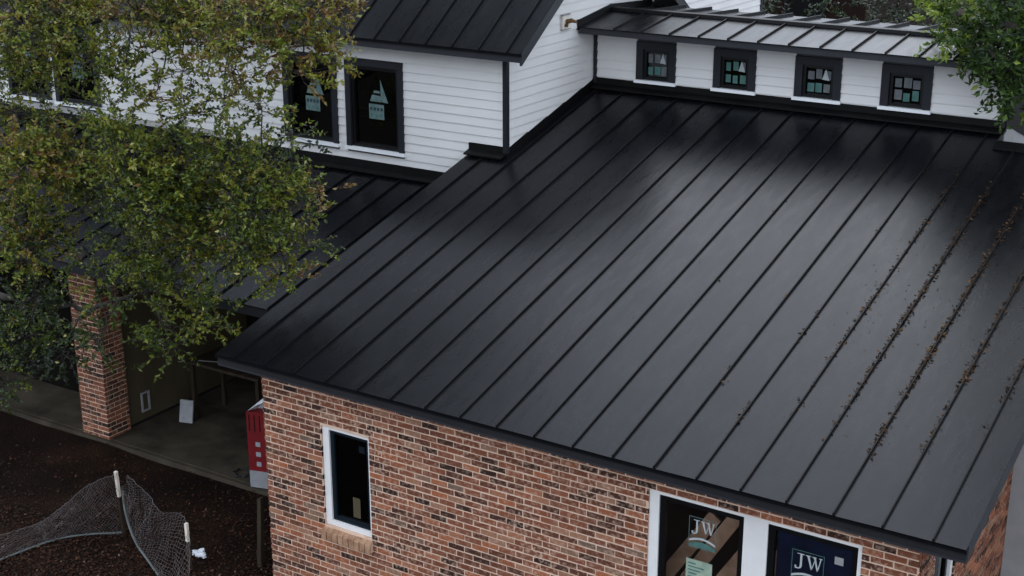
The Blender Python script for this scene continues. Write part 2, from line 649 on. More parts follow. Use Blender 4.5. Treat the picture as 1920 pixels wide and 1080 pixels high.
flash_x(-0.02, XC + 0.02, YU, S * YU, par=main_roof)
flash_x(XC + 0.05, XD + 0.04, YC, S * YC, par=main_roof)
f = MB()          # flashing climbing along the gable wall
f.hexa([(XC + 0.006, YU - 0.03, S * (YU - 0.03)), (XC + 0.03, YU - 0.03, S * (YU - 0.03)), (XC + 0.03, YC - 0.02, S * YC - 0.005), (XC + 0.006, YC - 0.02, S * YC - 0.005),
        (XC + 0.006, YU - 0.03, S * YU + 0.10), (XC + 0.03, YU - 0.03, S * YU + 0.10), (XC + 0.03, YC - 0.02, S * YC + 0.10), (XC + 0.006, YC - 0.02, S * YC + 0.10)])
f.build('wall_flashing', 'flashing', main_roof)
f = MB()          # ridge right of the clerestory and the slope behind it
f.hexa([(XD + 0.02, 6.74, S * 6.74 + 0.006), (XR + 0.01, 6.74, S * 6.74 + 0.006), (XR + 0.01, 6.90, S * 6.88 + 0.02), (XD + 0.02, 6.90, S * 6.88 + 0.02),
        (XD + 0.02, 6.74, S * 6.74 + 0.03), (XR + 0.01, 6.74, S * 6.74 + 0.03), (XR + 0.01, 6.90, S * 6.88 + 0.05), (XD + 0.02, 6.90, S * 6.88 + 0.05)])
f.build('ridge_cap', 'flashing', main_roof)
f = MB()
zb = S * 6.88
f.prism([(XD + 0.012, 6.905, zb), (XR, 6.905, zb), (XR, 10.5, zb - 1.0), (XD + 0.012, 10.5, zb - 1.0)], (0, 0, -0.05))
f.build('back_slope', 'roof_metal', main_roof)

# porch roof, lower and further left
PZ = -0.474
YP = 1.56
core = MB()
core.prism([(-12.0, YP + 0.02, S * YP + PZ - 0.012), (0.335, YP + 0.02, S * YP + PZ - 0.012), (0.335, YU, S * YU + PZ - 0.018), (-12.0, YU, S * YU + PZ - 0.018)], (0, 0, -0.10))
porch_roof = core.build('porch_roof', 'soffit_paint', house)
porch_roof['label'] = 'lower black standing-seam roof over the porch behind the tree'
pxs = [-12.0] + [-1.062 - SEAM * i for i in range(25, -1, -1)] + [-1.062 + SEAM * i for i in (1, 2, 3)] + [0.335]
roof_field(porch_roof, pxs, YP - 0.03, lambda a, b: [(b, YU - 0.01), (a, YU - 0.01)], S, lambda y: S * y + PZ)
m = MB()
m.box(-12.0, 0.335, YP, YP + 0.025, S * YP + PZ - 0.15, S * YP + PZ - 0.020)
m.build('fascia', 'fascia_metal', porch_roof)
m = MB()
m.box(-12.0, 0.335, YP + 0.026, YU, S * YP + PZ - 0.152, S * YP + PZ - 0.140)
m.build('soffit', 'soffit_paint', porch_roof)
flash_x(-12.0, 0.0, YU, S * YU + PZ, par=porch_roof)

# upper roof
SU, YE, ZE, XE = 0.70, 4.65, 2.70, 0.985
YR_ = 7.04
ZR_ = ZE + SU * (YR_ - YE)
YB = 2 * YR_ - YE
core = MB()
core.prism([(-13.0, YE + 0.02, ZE - 0.016), (XE - 0.01, YE + 0.02, ZE - 0.016), (XE - 0.01, YR_, ZR_ - 0.03), (-13.0, YR_, ZR_ - 0.03)], (0, 0, -0.08))
core.prism([(-13.0, YR_ + 0.002, ZR_ - 0.03), (XE - 0.01, YR_ + 0.002, ZR_ - 0.03), (XE - 0.01, YB, ZE - 0.016), (-13.0, YB, ZE - 0.016)], (0, 0, -0.08))
upper_roof = core.build('upper_roof', 'soffit_paint', house)
upper_roof['label'] = 'steep black standing-seam roof of the upper storey'
uxs = [-13.0] + [0.775 - SEAM * i for i in range(32, -1, -1)] + [XE]
roof_field(upper_roof, uxs, YE - 0.03, lambda a, b: [(b, YR_), (a, YR_)], SU, lambda y: ZE + SU * (y - YE))
m = MB()
m.prism([(-13.0, YR_ + 0.004, ZR_), (XE, YR_ + 0.004, ZR_), (XE, YB + 0.03, ZE), (-13.0, YB + 0.03, ZE)], (0, 0, -0.014))
m.build('back_slope', 'roof_metal', upper_roof)
m = MB()
m.box(-13.0, XE - 0.03, YE, YE + 0.025, ZE - 0.14, ZE - 0.022)
m.build('fascia', 'fascia_metal', upper_roof)
m = MB()
m.box(-13.0, XE, YE - 0.030, YE - 0.004, ZE - 0.055, ZE - 0.036)
m.build('drip_edge', 'seam_metal', upper_roof)
for sgn in (1, -1):
    m = MB()
    ya, yb_ = (YE - 0.01, YR_) if sgn > 0 else (YB + 0.01, YR_ + 0.001)
    za, zb_ = ZE - 0.014, ZR_ - 0.014
    pts = [(XE - 0.028, ya, za), (XE + 0.006, ya, za), (XE + 0.006, yb_, zb_), (XE - 0.028, yb_, zb_)]
    lo = [(p[0], p[1], p[2] - 0.16) for p in pts]
    m.hexa(lo + pts)
    m.build('rake_board', 'fascia_metal', upper_roof)
m = MB()
m.box(-13.0, 0.584, YE + 0.027, YU - 0.03, ZE - 0.142, ZE - 0.130)
m.build('soffit', 'soffit_paint', upper_roof)
m = MB()
m.prism([(0.586, YE + 0.03, ZE + SU * 0.03 - 0.115), (XE - 0.03, YE + 0.03, ZE + SU * 0.03 - 0.115), (XE - 0.03, YR_, ZR_ - 0.128), (0.586, YR_, ZR_ - 0.128)], (0, 0, -0.01))
m.build('rake_soffit', 'soffit_paint', upper_roof)

# clerestory roof
YCE, ZCE, YCR, ZCR, YCB = 6.76, 2.735, 7.71, 2.853, 8.95
SC = (ZCR - ZCE) / (YCR - YCE)
XCR = 6.72
core = MB()
core.prism([(XC + 0.03, YCE + 0.02, ZCE - 0.016), (XCR - 0.01, YCE + 0.02, ZCE - 0.016), (XCR - 0.01, YCR, ZCR - 0.020), (XC + 0.03, YCR, ZCR - 0.020)], (0, 0, -0.05))
core.prism([(XC + 0.03, YCR + 0.002, ZCR - 0.020), (XCR - 0.01, YCR + 0.002, ZCR - 0.020), (XCR - 0.01, YCB, ZCR - 0.090), (XC + 0.03, YCB, ZCR - 0.090)], (0, 0, -0.05))
cler_roof = core.build('clerestory_roof', 'soffit_paint', house)
cler_roof['label'] = 'narrow low-pitched black metal roof above the four small windows'
cxs = [XC + 0.03] + [4.087 - SEAM * i for i in range(7, -1, -1)] + [4.087 + SEAM * i for i in range(1, 7)] + [XCR]
roof_field(cler_roof, cxs, YCE - 0.03, lambda a, b: [(b, YCR - 0.01), (a, YCR - 0.01)], SC, lambda y: ZCE + SC * (y - YCE))
SB = -0.07 / (YCB - YCR)
for i in range(len(cxs) - 1):
    m = MB()
    z1 = ZCR + SB * (YCB - YCR)
    m.prism([(cxs[i] + 0.001, YCR + 0.006, ZCR), (cxs[i + 1] - 0.001, YCR + 0.006, ZCR), (cxs[i + 1] - 0.001, YCB, z1), (cxs[i] + 0.001, YCB, z1)], (0, 0, -0.012))
    m.build('roof_panel', 'roof_metal', cler_roof)
bs = seam_mesh(YCB - YCR - 0.05, SB, 0.018, 0.045)
for x in cxs[1:-1]:
    link('standing_seam', bs, cler_roof, (x, YCR + 0.05, ZCR + SB * 0.05))
m = MB()
m.hexa([(XC + 0.03, YCR - 0.06, ZCR - 0.004), (XCR, YCR - 0.06, ZCR - 0.004), (XCR, YCR + 0.06, ZCR - 0.004), (XC + 0.03, YCR + 0.06, ZCR - 0.004),
        (XC + 0.03, YCR - 0.045, ZCR + 0.040), (XCR, YCR - 0.045, ZCR + 0.040), (XCR, YCR + 0.045, ZCR + 0.046), (XC + 0.03, YCR + 0.045, ZCR + 0.046)])
m.build('ridge_cap', 'flashing', cler_roof)
m = MB()
m.box(XC + 0.035, XCR, YCE, YCE + 0.025, ZCE - 0.10, ZCE - 0.020)
m.build('fascia', 'fascia_metal', cler_roof)
m = MB()
m.box(XC + 0.035, XCR - 0.01, YCE + 0.026, YC - 0.02, ZCE - 0.098, ZCE - 0.088)
m.build('soffit', 'soffit_paint', cler_roof)
m = MB()        # flashing where this roof dies into the gable wall
for (y0, z0, y1, z1) in ((YCE - 0.02, ZCE, YCR, ZCR), (YCR + 0.001, ZCR, YCB, ZCR - 0.07)):
    m.hexa([(XC + 0.005, y0, z0 - 0.05), (XC + 0.042, y0, z0 - 0.05), (XC + 0.042, y1, z1 - 0.05), (XC + 0.005, y1, z1 - 0.05),
            (XC + 0.005, y0, z0 + 0.085), (XC + 0.042, y0, z0 + 0.085), (XC + 0.042, y1, z1 + 0.085), (XC + 0.005, y1, z1 + 0.085)])
m.build('wall_flashing', 'flashing', cler_roof)

# ---- windows ---------------------------------------------------------


def flat_label(m, o, ex, ez, pts, mi):
    m.face([o + ex * a + ez * b for a, b in pts], mi)


def upper_window(x0, x1, z0, z1, y, label=True):
    """black-cased window in the siding, label stickers on the glass"""
    tw = 0.085
    m = MB()
    m.box(x0, x1, y - 0.045, y + 0.03, z1 - tw, z1)
    m.box(x0, x0 + tw, y - 0.045, y + 0.03, z0, z1 - tw)
    m.box(x1 - tw, x1, y - 0.045, y + 0.03, z0, z1 - tw)
    w = m.build('window', 'dark_trim', house)
    m = MB()
    a0, a1, c0, c1 = x0 + tw, x1 - tw, z0, z1 - tw
    fr = 0.05
    m.box(a0, a1, y - 0.01, y + 0.07, c1 - fr, c1)
    m.box(a0, a1, y - 0.01, y + 0.07, c0, c0 + fr)
    m.box(a0, a0 + fr, y - 0.01, y + 0.07, c0 + fr, c1 - fr)
    m.box(a1 - fr, a1, y - 0.01, y + 0.07, c0 + fr, c1 - fr)
    m.build('sash', 'sash_black', w)
    m = MB()
    m.box(a0 + fr, a1 - fr, y + 0.035, y + 0.043, c0 + fr, c1 - fr)
    m.build('pane', 'glass_dark', w)
    m = MB()
    m.box(x0 - 0.012, x1 + 0.02, y - 0.075, y + 0.03, z0 - 0.045, z0 - 0.002)
    m.build('sill', 'white_paint', w)
    if label:
        m = MB()
        o = Vector((x0 + 0.36, y + 0.030, z0 + 0.41))
        ex, ez = Vector((1, 0, 0)), Vector((0, 0, 1))
        flat_label(m, o, ex, ez, [(0, 0), (0.26, 0), (0.26, 0.21), (0, 0.21)], 0)
        o2 = o + Vector((0, -0.002, 0))
        for k in range(4):
            flat_label(m, o2, ex, ez, [(0.02 + k * 0.06, 0.12), (0.06 + k * 0.06, 0.12), (0.06 + k * 0.06, 0.165), (0.02 + k * 0.06, 0.165)], 1)
        for k in range(3):
            flat_label(m, o2, ex, ez, [(0.03 + k * 0.08, 0.03), (0.07 + k * 0.08, 0.03), (0.07 + k * 0.08, 0.075), (0.03 + k * 0.08, 0.075)], 2)
        flat_label(m, o, ex, ez, [(0.02, 0.245), (0.23, 0.245), (0.20, 0.33), (0.06, 0.34)], 0)
        flat_label(m, o, ex, ez, [(0.08, 0.365), (0.20, 0.365), (0.19, 0.40), (0.10, 0.40)], 0)
        flat_label(m, o, ex, ez, [(0.21, 0.25), (0.335, 0.24), (0.205, 0.56)], 3)
        m.build('sticker', ['label_pale', 'ink_dark', 'label_green', 'label_pale'], w)
    return w


def small_window(x0, x1, z0, z1, y, flag):
    tw = 0.105
    m = MB()
    m.box(x0, x1, y - 0.045, y + 0.03, z1 - tw, z1)
    m.box(x0, x0 + tw, y - 0.045, y + 0.03, z0, z1 - tw)
    m.box(x1 - tw, x1, y - 0.045, y + 0.03, z0, z1 - tw)
    w = m.build('window', 'dark_trim', house)
    m = MB()
    a0, a1, c0, c1 = x0 + tw, x1 - tw, z0, z1 - tw
    fr = 0.04
    m.box(a0, a1, y - 0.012, y + 0.07, c1 - fr, c1)
    m.box(a0, a1, y - 0.012, y + 0.07, c0, c0 + fr)
    m.box(a0, a0 + fr, y - 0.012, y + 0.07, c0 + fr, c1 - fr)
    m.box(a1 - fr, a1, y - 0.012, y + 0.07, c0 + fr, c1 - fr)
    m.build('sash', 'sash_black', w)
    m = MB()
    m.box(a0 + fr, a1 - fr, y + 0.035, y + 0.043, c0 + fr, c1 - fr)
    m.build('pane', 'glass_dark', w)
    m = MB()
    m.box(x0 - 0.015, x1 + 0.015, y - 0.075, y + 0.03, z0 - 0.045, z0 - 0.002)
    m.build('sill', 'white_paint', w)
    m = MB()
    gx0, gx1, gz0, gz1 = a0 + fr, a1 - fr, c0 + fr, c1 - fr
    gw, gh = gx1 - gx0, gz1 - gz0
    for cx in range(3):
        for cz in range(2):
            u0 = gx0 + gw * (0.04 + cx * 0.32)
            v0 = gz0 + gh * (0.10 + cz * 0.47) + random.uniform(-0.008, 0.008)
            uu, vv = gw * 0.27, gh * 0.36 * random.uniform(0.85, 1.05)
            mi = 0 if random.random() < (0.75 if cz == 0 else 0.15) else 1
            uu *= random.uniform(0.8, 1.05)
            m.face([(u0, y + 0.030, v0), (u0 + uu, y + 0.030, v0), (u0 + uu, y + 0.030, v0 + vv), (u0, y + 0.030, v0 + vv)], mi)
    if flag:
        u0 = gx0 + gw * 0.60
        v0 = gz0 + gh * 0.58
        m.face([(u0, y + 0.027, v0), (u0 + gw * 0.3, y + 0.027, v0 - 0.01), (u0 + gw * 0.14, y + 0.027, v0 + gh * 0.40)], 2)
    m.build('sticker', ['label_green', 'label_grey', 'label_white'], w)
    return w


UW = [(-2.085, -1.09, 1.095, 2.325), (-3.225, -2.24, 1.095, 2.325), (-8.09, -7.06, 1.095, 2.325), (-9.22, -8.21, 1.095, 2.325)]
for i, q in enumerate(UW):
    upper_window(*q, YU)
CW = [(1.255, 1.862, 1.998, 2.528), (2.428, 3.042, 1.998, 2.528), (3.592, 4.226, 1.998, 2.528), (4.752, 5.402, 1.998, 2.528)]
for i, q in enumerate(CW):
    small_window(*q, YC, i < 3)

# ---- siding walls ----------------------------------------------------
Z0, EXP = 1.978, 0.1215      # one lap line, exposure


def board_x(wall, x0, x1, zb, zt_, y, lap=0.024):
    m = MB()
    m.hexa([(x0, y - lap, zb), (x1, y - lap, zb), (x1, y, zb), (x0, y, zb),
            (x0, y - 0.009, zt_), (x1, y - 0.009, zt_), (x1, y, zt_), (x0, y, zt_)])
    m.build('siding_board', 'siding', wall)


def siding_front(wall, x0, x1, z_lo, z_hi, y, holes, joints=(), lap=0.024):
    k = math.floor((z_lo - Z0) / EXP)
    while Z0 + k * EXP < z_hi - 0.01:
        zb = Z0 + k * EXP
        zt_ = zb + EXP + 0.002
        a, b = max(zb, z_lo), min(zt_, z_hi)
        if b - a > 0.012:
            hs_ = [(h[0], h[1]) for h in holes if h[2] < (a + b) / 2 < h[3]]
            part_h = [h for h in holes if h[2] < b and h[3] > a]
            for s0, s1 in spans(x0, x1, hs_):
                cuts = [s0] + [j + (0.37 * ((k * 7) % 5)) for j in joints if s0 + 0.3 < j + 0.37 * ((k * 7) % 5) < s1 - 0.3] + [s1]
                for c0, c1 in zip(cuts[:-1], cuts[1:]):
                    board_x(wall, c0 + (0.001 if c0 != s0 else 0), c1 - (0.001 if c1 != s1 else 0), a, b, y, lap)
        k += 1


m = MB()
for (a0, a1, b0, b1) in rects_minus(-12.5, XC, 0.55, ZE + 0.09, [(q[0] + 0.04, q[1] - 0.04, q[2], q[3] - 0.04) for q in UW]):
    m.box(a0, a1, YU + 0.001, YU + 0.09, b0, b1)
wall_u = m.build('upper_wall', 'sheathing', house)
wall_u['label'] = 'white lap-sided front wall of the upper storey'
holes = [(q[0], q[1], q[2] - 0.045, q[3]) for q in UW]
siding_front(wall_u, -12.5, 0.0, 0.915, 2.555, YU, holes, joints=(-5.2, -10.0))
siding_front(wall_u, 0.0005, XC - 0.03, 1.384, 2.555, YU, [])
m = MB()
m.box(XC - 0.028, XC + 0.034, YU - 0.034, YU + 0.035, 1.30, 2.56)
m.build('corner_trim', 'dark_trim', wall_u)

# gable wall, facing right
m = MB()
m.prism([(XC - 0.001, YU + 0.1, 0.5), (XC - 0.001, 9.12, 0.5), (XC - 0.001, 9.12, 2.74), (XC - 0.001, YR_, ZR_ - 0.15), (XC - 0.001, YU + 0.1, 2.84)], (-0.09, 0, 0))
wall_g = m.build('gable_wall', 'sheathing', house)
wall_g['label'] = 'white lap-sided gable wall above the main roof'
k = math.floor((1.30 - Z0) / EXP)
while Z0 + k * EXP < ZR_ - 0.3:
    zb, zt_ = Z0 + k * EXP, Z0 + (k + 1) * EXP + 0.002
    k += 1

    def y_start(z):
        return max(YU + 0.036, YE + (z - (ZE - 0.13)) / SU)

    def y_end(z):
        e = YB - (z - (ZE - 0.13)) / SU if z > ZE - 0.13 else 9.12
        e = min(e, 9.12)
        if z < 1.90:
            e = min(e, max(0, (z - 0.055) / S))
        if z < ZCE:
            e = min(e, YC + 0.0)
        return e
    ya0, ya1, yb0, yb1 = y_start(zb), y_start(zt_), y_end(zb), y_end(zt_)
    if yb1 - ya1 < 0.05:
        continue
    if yb0 < ya0:
        zz = 0.055 + S * ya0 + 0.002
        if zz > zt_ - 0.01:
            continue
        zb = zz
        yb0 = ya0 + 0.002
    m = MB()
    m.hexa([(XC, ya0, zb), (XC + 0.022, ya0, zb), (XC + 0.022, yb0, zb), (XC, yb0, zb),
            (XC, ya1, zt_), (XC + 0.009, ya1, zt_), (XC + 0.009, yb1, zt_), (XC, yb1, zt_)])
    m.build('siding_board', 'siding', wall_g)
# electrical box with an open bracket on the gable
m = MB()
m.box(XC + 0.02, XC + 0.05, 6.30, 6.50, 2.745, 2.925)
bx = m.build('junction_box', 'cream', wall_g)
m = MB()
m.tube([(XC + 0.05, 6.40, 2.84), (XC + 0.12, 6.42, 2.86), (XC + 0.16, 6.50, 2.83)], [0.035, 0.03, 0.012], 8)
m.tube([(XC + 0.05, 6.36, 2.80), (XC + 0.09, 6.38, 2.79)], 0.022, 7)
m.build('cable_stub', 'brown_clay', wall_g)
m = MB()
for zz in (2.930, 2.735):
    m.box(XC + 0.022, XC + 0.058, 6.29, 6.51, zz, zz + 0.012)
m.build('box_flange', 'grey_stucco', wall_g)

# clerestory wall
m = MB()
for (a0, a1, b0, b1) in rects_minus(XC + 0.002, XD - 0.02, S * YC - 0.1, ZCE - 0.02, [(q[0] + 0.04, q[1] - 0.04, q[2], q[3] - 0.04) for q in CW]):
    m.box(a0, a1, YC + 0.001, YC + 0.08, b0, b1)
wall_c = m.build('clerestory_wall', 'sheathing', house)
wall_c['label'] = 'low white lap-sided wall with four small black windows'
Z0, EXP = 1.978, 0.1215
siding_front(wall_c, XC + 0.075, XD - 0.03, 1.895, ZCE - 0.10, YC, [(q[0], q[1], q[2] - 0.045, q[3]) for q in CW], joints=(2.1, 4.4), lap=0.030)
m = MB()
m.box(XC + 0.024, XC + 0.074, YC - 0.040, YC + 0.0, 1.88, ZCE - 0.10)
m.build('corner_trim', 'dark_trim', wall_c)
m = MB()
m.box(XD - 0.03, XD + 0.022, YC - 0.036, YC + 0.03, 1.80, ZCE - 0.10)
m.build('corner_trim', 'dark_trim', wall_c)
m = MB()
m.box(XD - 0.07, XD - 0.002, YC + 0.085, YCB - 0.06, 0.7, ZCE + 0.02)
m.build('side_wall', 'grey_stucco', wall_c)
m = MB()
m.hexa([(XD, 6.93, zb - 0.10), (XD + 0.012, 6.93, zb - 0.10), (XD + 0.012, 8.9, zb - 0.7), (XD, 8.9, zb - 0.7),
        (XD, YC + 0.09, 1.90), (XD + 0.012, YC + 0.09, 1.90), (XD + 0.012, 8.9, 1.40), (XD, 8.9, 1.40)])
m.build('wall_flashing', 'flashing', wall_c)
m = MB()          # hidden back walls that close the volume
m.box(XC + 0.01, XD - 0.08, YCB - 0.14, YCB - 0.06, 0.0, ZCR - 0.12)
m.build('back_wall', 'sheathing', wall_c)

# rear wing with its own white wall far behind
Z0, EXP = 1.95, 0.1215
m = MB()
m.box(-0.33, -0.24, 9.4, 15.05, GZ, 4.6)
wall_r = m.build('rear_wing_wall', 'sheathing', house)
wall_r['label'] = 'white lap-sided wall of the rear wing seen over the clerestory'
for k in range(0, 22):
    zb_ = Z0 + k * EXP
    m = MB()
    m.hexa([(-0.24, 9.4, zb_), (-0.218, 9.4, zb_), (-0.218, 15.0, zb_), (-0.24, 15.0, zb_),
            (-0.24, 9.4, zb_ + EXP), (-0.231, 9.4, zb_ + EXP), (-0.231, 15.0, zb_ + EXP), (-0.24, 15.0, zb_ + EXP)])
    m.build('siding_board', 'siding', wall_r)
m = MB()
m.box(-0.26, -0.20, 15.002, 15.07, 1.0, 4.6)
m.build('corner_trim', 'dark_trim', wall_r)

# interiors behind the glass (closed rooms)


def room(name, x0, x1, y0, y1, z0, z1, mat):
    m = MB()
    p = [(x0, y0, z0), (x1, y0, z0), (x1, y1, z0), (x0, y1, z0), (x0, y0, z1), (x1, y0, z1), (x1, y1, z1), (x0, y1, z1)]
    for q in ((0, 1, 2, 3), (7, 6, 5, 4), (1, 5, 6, 2), (2, 6, 7, 3), (3, 7, 4, 0)):
        m.face([p[i] for i in q])
    return m.build(name, mat, house)


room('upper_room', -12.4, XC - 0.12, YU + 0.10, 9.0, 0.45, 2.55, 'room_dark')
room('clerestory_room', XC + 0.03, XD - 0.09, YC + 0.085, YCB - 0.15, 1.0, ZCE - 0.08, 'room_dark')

# ---- brick wing ------------------------------------------------------
YW, XL, XW = 0.30, 0.342, 7.667
CO, BL = 0.0677, 0.2065
JT = 0.0145
ZT = -0.139
WS = (1.16, 1.815, -1.885, -0.70)       # small window opening
WB = (5.118, 7.17, -2.45, -0.405)       # double window opening
SILL_H = 0.15
holes_b = [(WS[0], WS[1], WS[2] - SILL_H, WS[3]), WB]
m = MB()
for (a0, a1, b0, b1) in rects_minus(XL + 0.012, XW - 0.012, GZ - 0.1, ZT, [WS, WB]):
    m.box(a0, a1, YW + 0.002, YW + 0.11, b0, b1)
wall_b = m.build('brick_wall', 'mortar', house)
wall_b['label'] = 'red brick front wall with pale mortar under the main roof'


def brick_mesh(sx, sy, sz, name='brick', seed=0):
    rnd = random.Random(seed)
    m = MB()
    j = lambda a: rnd.uniform(-a, a)
    m.hexa([(0 + j(.002), 0 + j(.0025), 0 + j(.002)), (sx + j(.002), 0 + j(.0025), 0 + j(.002)), (sx, sy, 0), (0, sy, 0),
            (0 + j(.002), 0 + j(.0025), sz + j(.002)), (sx + j(.002), 0 + j(.0025), sz + j(.002)), (sx, sy, sz), (0, sy, sz)])
    return m.mesh(name, 'brick')


cells = []
row = 0
z = ZT
while z - CO > GZ - 0.06:
    zb, zt_ = z - CO + JT, z
    off = 0 if row % 2 == 0 else BL / 2
    off += 0.012 * math.sin(row * 2.3)
    x = XL - BL + off
    while x < XW:
        a, b = max(x, XL), min(x + BL - JT, XW)
        if b - a > 0.02:
            mid = (zb + zt_) / 2
            for s0, s1 in spans(a, b, [(h[0], h[1]) for h in holes_b if h[2] - 0.002 < mid < h[3] + 0.002]):
                if s1 - s0 > 0.018:
                    cells.append((s0, s1, zb, zt_, row))
        x += BL
    z -= CO
    row += 1
full = [c for c in cells if c[1] - c[0] > BL - JT - 0.002]


def to_px(p):
    d = Vector(p) - CAM
    return 960 + F_PX * d.dot(RT) / d.dot(FW), 540 - F_PX * d.dot(UP) / d.dot(FW)


vis = []
for c in full:
    u, v = to_px(((c[0] + c[1]) / 2, YW, (c[2] + c[3]) / 2))
    if v < 1088 and u < 1900 and c[3] < -0.26:
        vis.append(((Vector(((c[0] + c[1]) / 2, YW, c[2])) - CAM).length, c))
vis.sort(key=lambda q: q[0])
single = {id(c) for _, c in vis[:300]}
variants = [brick_mesh(BL - JT, 0.05, CO - JT, seed=i) for i in range(8)]
many = MB()
for c in cells:
    pr = random.uniform(-0.0025, 0.0025) - 0.003
    if id(c) in single:
        link('brick', random.choice(variants), wall_b, (c[0], YW + pr, c[2] + random.uniform(-0.0015, 0.0015)))
    else:
        dx = random.uniform(-.0015, .0015)
        many.box(c[0] + max(dx, 0), c[1] + min(dx, 0), YW + pr, YW + 0.05, c[2] + random.uniform(-.0015, .0015), c[3] + random.uniform(-.0015, .0015), t=random.random())
mo = many.build('brick_field', 'brick_many', wall_b, tint=True)
mo['kind'] = 'stuff'
# sloping rowlock sill bricks under the small window
nb = 9
for i in range(nb):
    w = (WS[1] - WS[0] + 0.03) / nb
    x0 = WS[0] - 0.012 + i * w
    m = MB()
    zt0 = WS[2] + 0.002
    yf = YW - 0.06 + random.uniform(-0.004, 0.004)
    m.hexa([(x0, yf, zt0 - SILL_H - 0.012), (x0 + w - 0.010, yf, zt0 - SILL_H - 0.012), (x0 + w - 0.010, YW + 0.06, zt0 - SILL_H + 0.004), (x0, YW + 0.06, zt0 - SILL_H + 0.004),
            (x0, yf, zt0 - 0.06), (x0 + w - 0.010, yf, zt0 - 0.06), (x0 + w - 0.010, YW + 0.06, zt0), (x0, YW + 0.06, zt0)])
    m.build('sill_brick', 'sill_clay', wall_b)
m = MB()
m.hexa([(WS[0] - 0.01, YW - 0.045, WS[2] - SILL_H), (WS[1] + 0.01, YW - 0.045, WS[2] - SILL_H), (WS[1] + 0.01, YW + 0.06, WS[2] - SILL_H), (WS[0] - 0.01, YW + 0.06, WS[2] - SILL_H),
        (WS[0] - 0.01, YW - 0.045, WS[2] - 0.06), (WS[1] + 0.01, YW - 0.045, WS[2] - 0.06), (WS[1] + 0.01, YW + 0.06, WS[2] - 0.008), (WS[0] - 0.01, YW + 0.06, WS[2] - 0.008)])
m.build('sill_mortar', 'mortar', wall_b)

# right end wall of the brick wing (courses run away from the camera)
YG = 3.47
WSD = (0.78, 1.47, -2.0, -0.57)
m = MB()
for (a0, a1, b0, b1) in rects_minus(YW + 0.115, YG + 0.1, GZ - 0.1, -0.12, [WSD]):
    m.box(XW - 0.11, XW - 0.003, a0, a1, b0, b1)
m.prism([(XW - 0.003, YW + 0.115, -0.119), (XW - 0.003, YG + 0.1, -0.119), (XW - 0.003, YG + 0.1, S * YG - 0.10)], (-0.1, 0, 0))
wall_s = m.build('brick_end_wall', 'mortar', house)
wall_s['label'] = 'brick end wall under the right edge of the main roof'
many = MB()
z = ZT + CO * 13
row = 0
while z - CO > GZ - 0.06:
    zb, zt_ = z - CO + JT, z
    off = BL * 0.24 if row % 2 == 0 else BL * 0.74
    y = YW + 0.05 - BL + off
    lo = max(YW + 0.052, (zt_ + 0.12) / S)
    while y < YG:
        a, b = max(y, lo), min(y + BL - JT, YG)
        if b - a > 0.02:
            mid = (zb + zt_) / 2
            for s0, s1 in spans(a, b, [(WSD[0], WSD[1])] if WSD[2] < mid < WSD[3] else []):
                if s1 - s0 > 0.015:
                    many.box(XW - 0.05, XW + random.uniform(0.001, 0.006), s0, s1, zb, zt_, t=random.random())
        y += BL
    z -= CO
    row += 1
mo = many.build('brick_field', 'brick_many', wall_s, tint=True)
mo['kind'] = 'stuff'
# left and back walls that close the wing
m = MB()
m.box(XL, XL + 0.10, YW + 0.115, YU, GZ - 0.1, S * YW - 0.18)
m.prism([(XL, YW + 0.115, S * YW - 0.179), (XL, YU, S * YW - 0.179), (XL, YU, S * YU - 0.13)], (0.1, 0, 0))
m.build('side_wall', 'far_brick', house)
room('brick_room', XL + 0.11, XW - 0.12, YW + 0.112, 4.8, SZ, -0.16, 'drywall')

# windows of the brick wing


def framed(name, x0, x1, z0, z1, y, fl, fr_, ft, fb, mat, parent=house, depth=0.07):
    m = MB()
    m.box(x0, x1, y, y + depth, z1 - ft, z1)
    m.box(x0, x1, y, y + depth, z0, z0 + fb)
    m.box(x0, x0 + fl, y, y + depth, z0 + fb, z1 - ft)
    m.box(x1 - fr_, x1, y, y + depth, z0 + fb, z1 - ft)
    return m.build(name, mat, parent)


w = framed('window', WS[0] + 0.004, WS[1] - 0.003, WS[2] + 0.004, WS[3] - 0.003, YW + 0.022, 0.085, 0.03, 0.035, 0.06, 'window_white', depth=0.085)
w['label'] = 'narrow dark window with a white frame in the brick wall'
a0, a1, c0, c1 = WS[0] + 0.089, WS[1] - 0.033, WS[2] + 0.064, WS[3] - 0.038
framed('sash', a0, a1, c0, c1, YW + 0.045, 0.05, 0.04, 0.045, 0.05, 'sash_teal', w, 0.05)
m = MB()
m.box(a0 + 0.05, a1 - 0.04, YW + 0.072, YW + 0.08, c0 + 0.05, c1 - 0.045)
m.build('pane', 'glass_dark', w)
m = MB()
m.face([(a1 - 0.16, YW + 0.068, c1 - 0.20), (a1 - 0.08, YW + 0.068, c1 - 0.20), (a1 - 0.08, YW + 0.068, c1 - 0.12), (a1 - 0.16, YW + 0.068, c1 - 0.12)])
m.build('sticker', ['sash_teal'], w)
m = MB()
m.face([(a1 - 0.27, YW + 0.068, c0 + 0.09), (a1 - 0.17, YW + 0.068, c0 + 0.09), (a1 - 0.17, YW + 0.068, c0 + 0.33), (a1 - 0.27, YW + 0.068, c0 + 0.33)])
m.build('sticker', ['tan_board'], w)

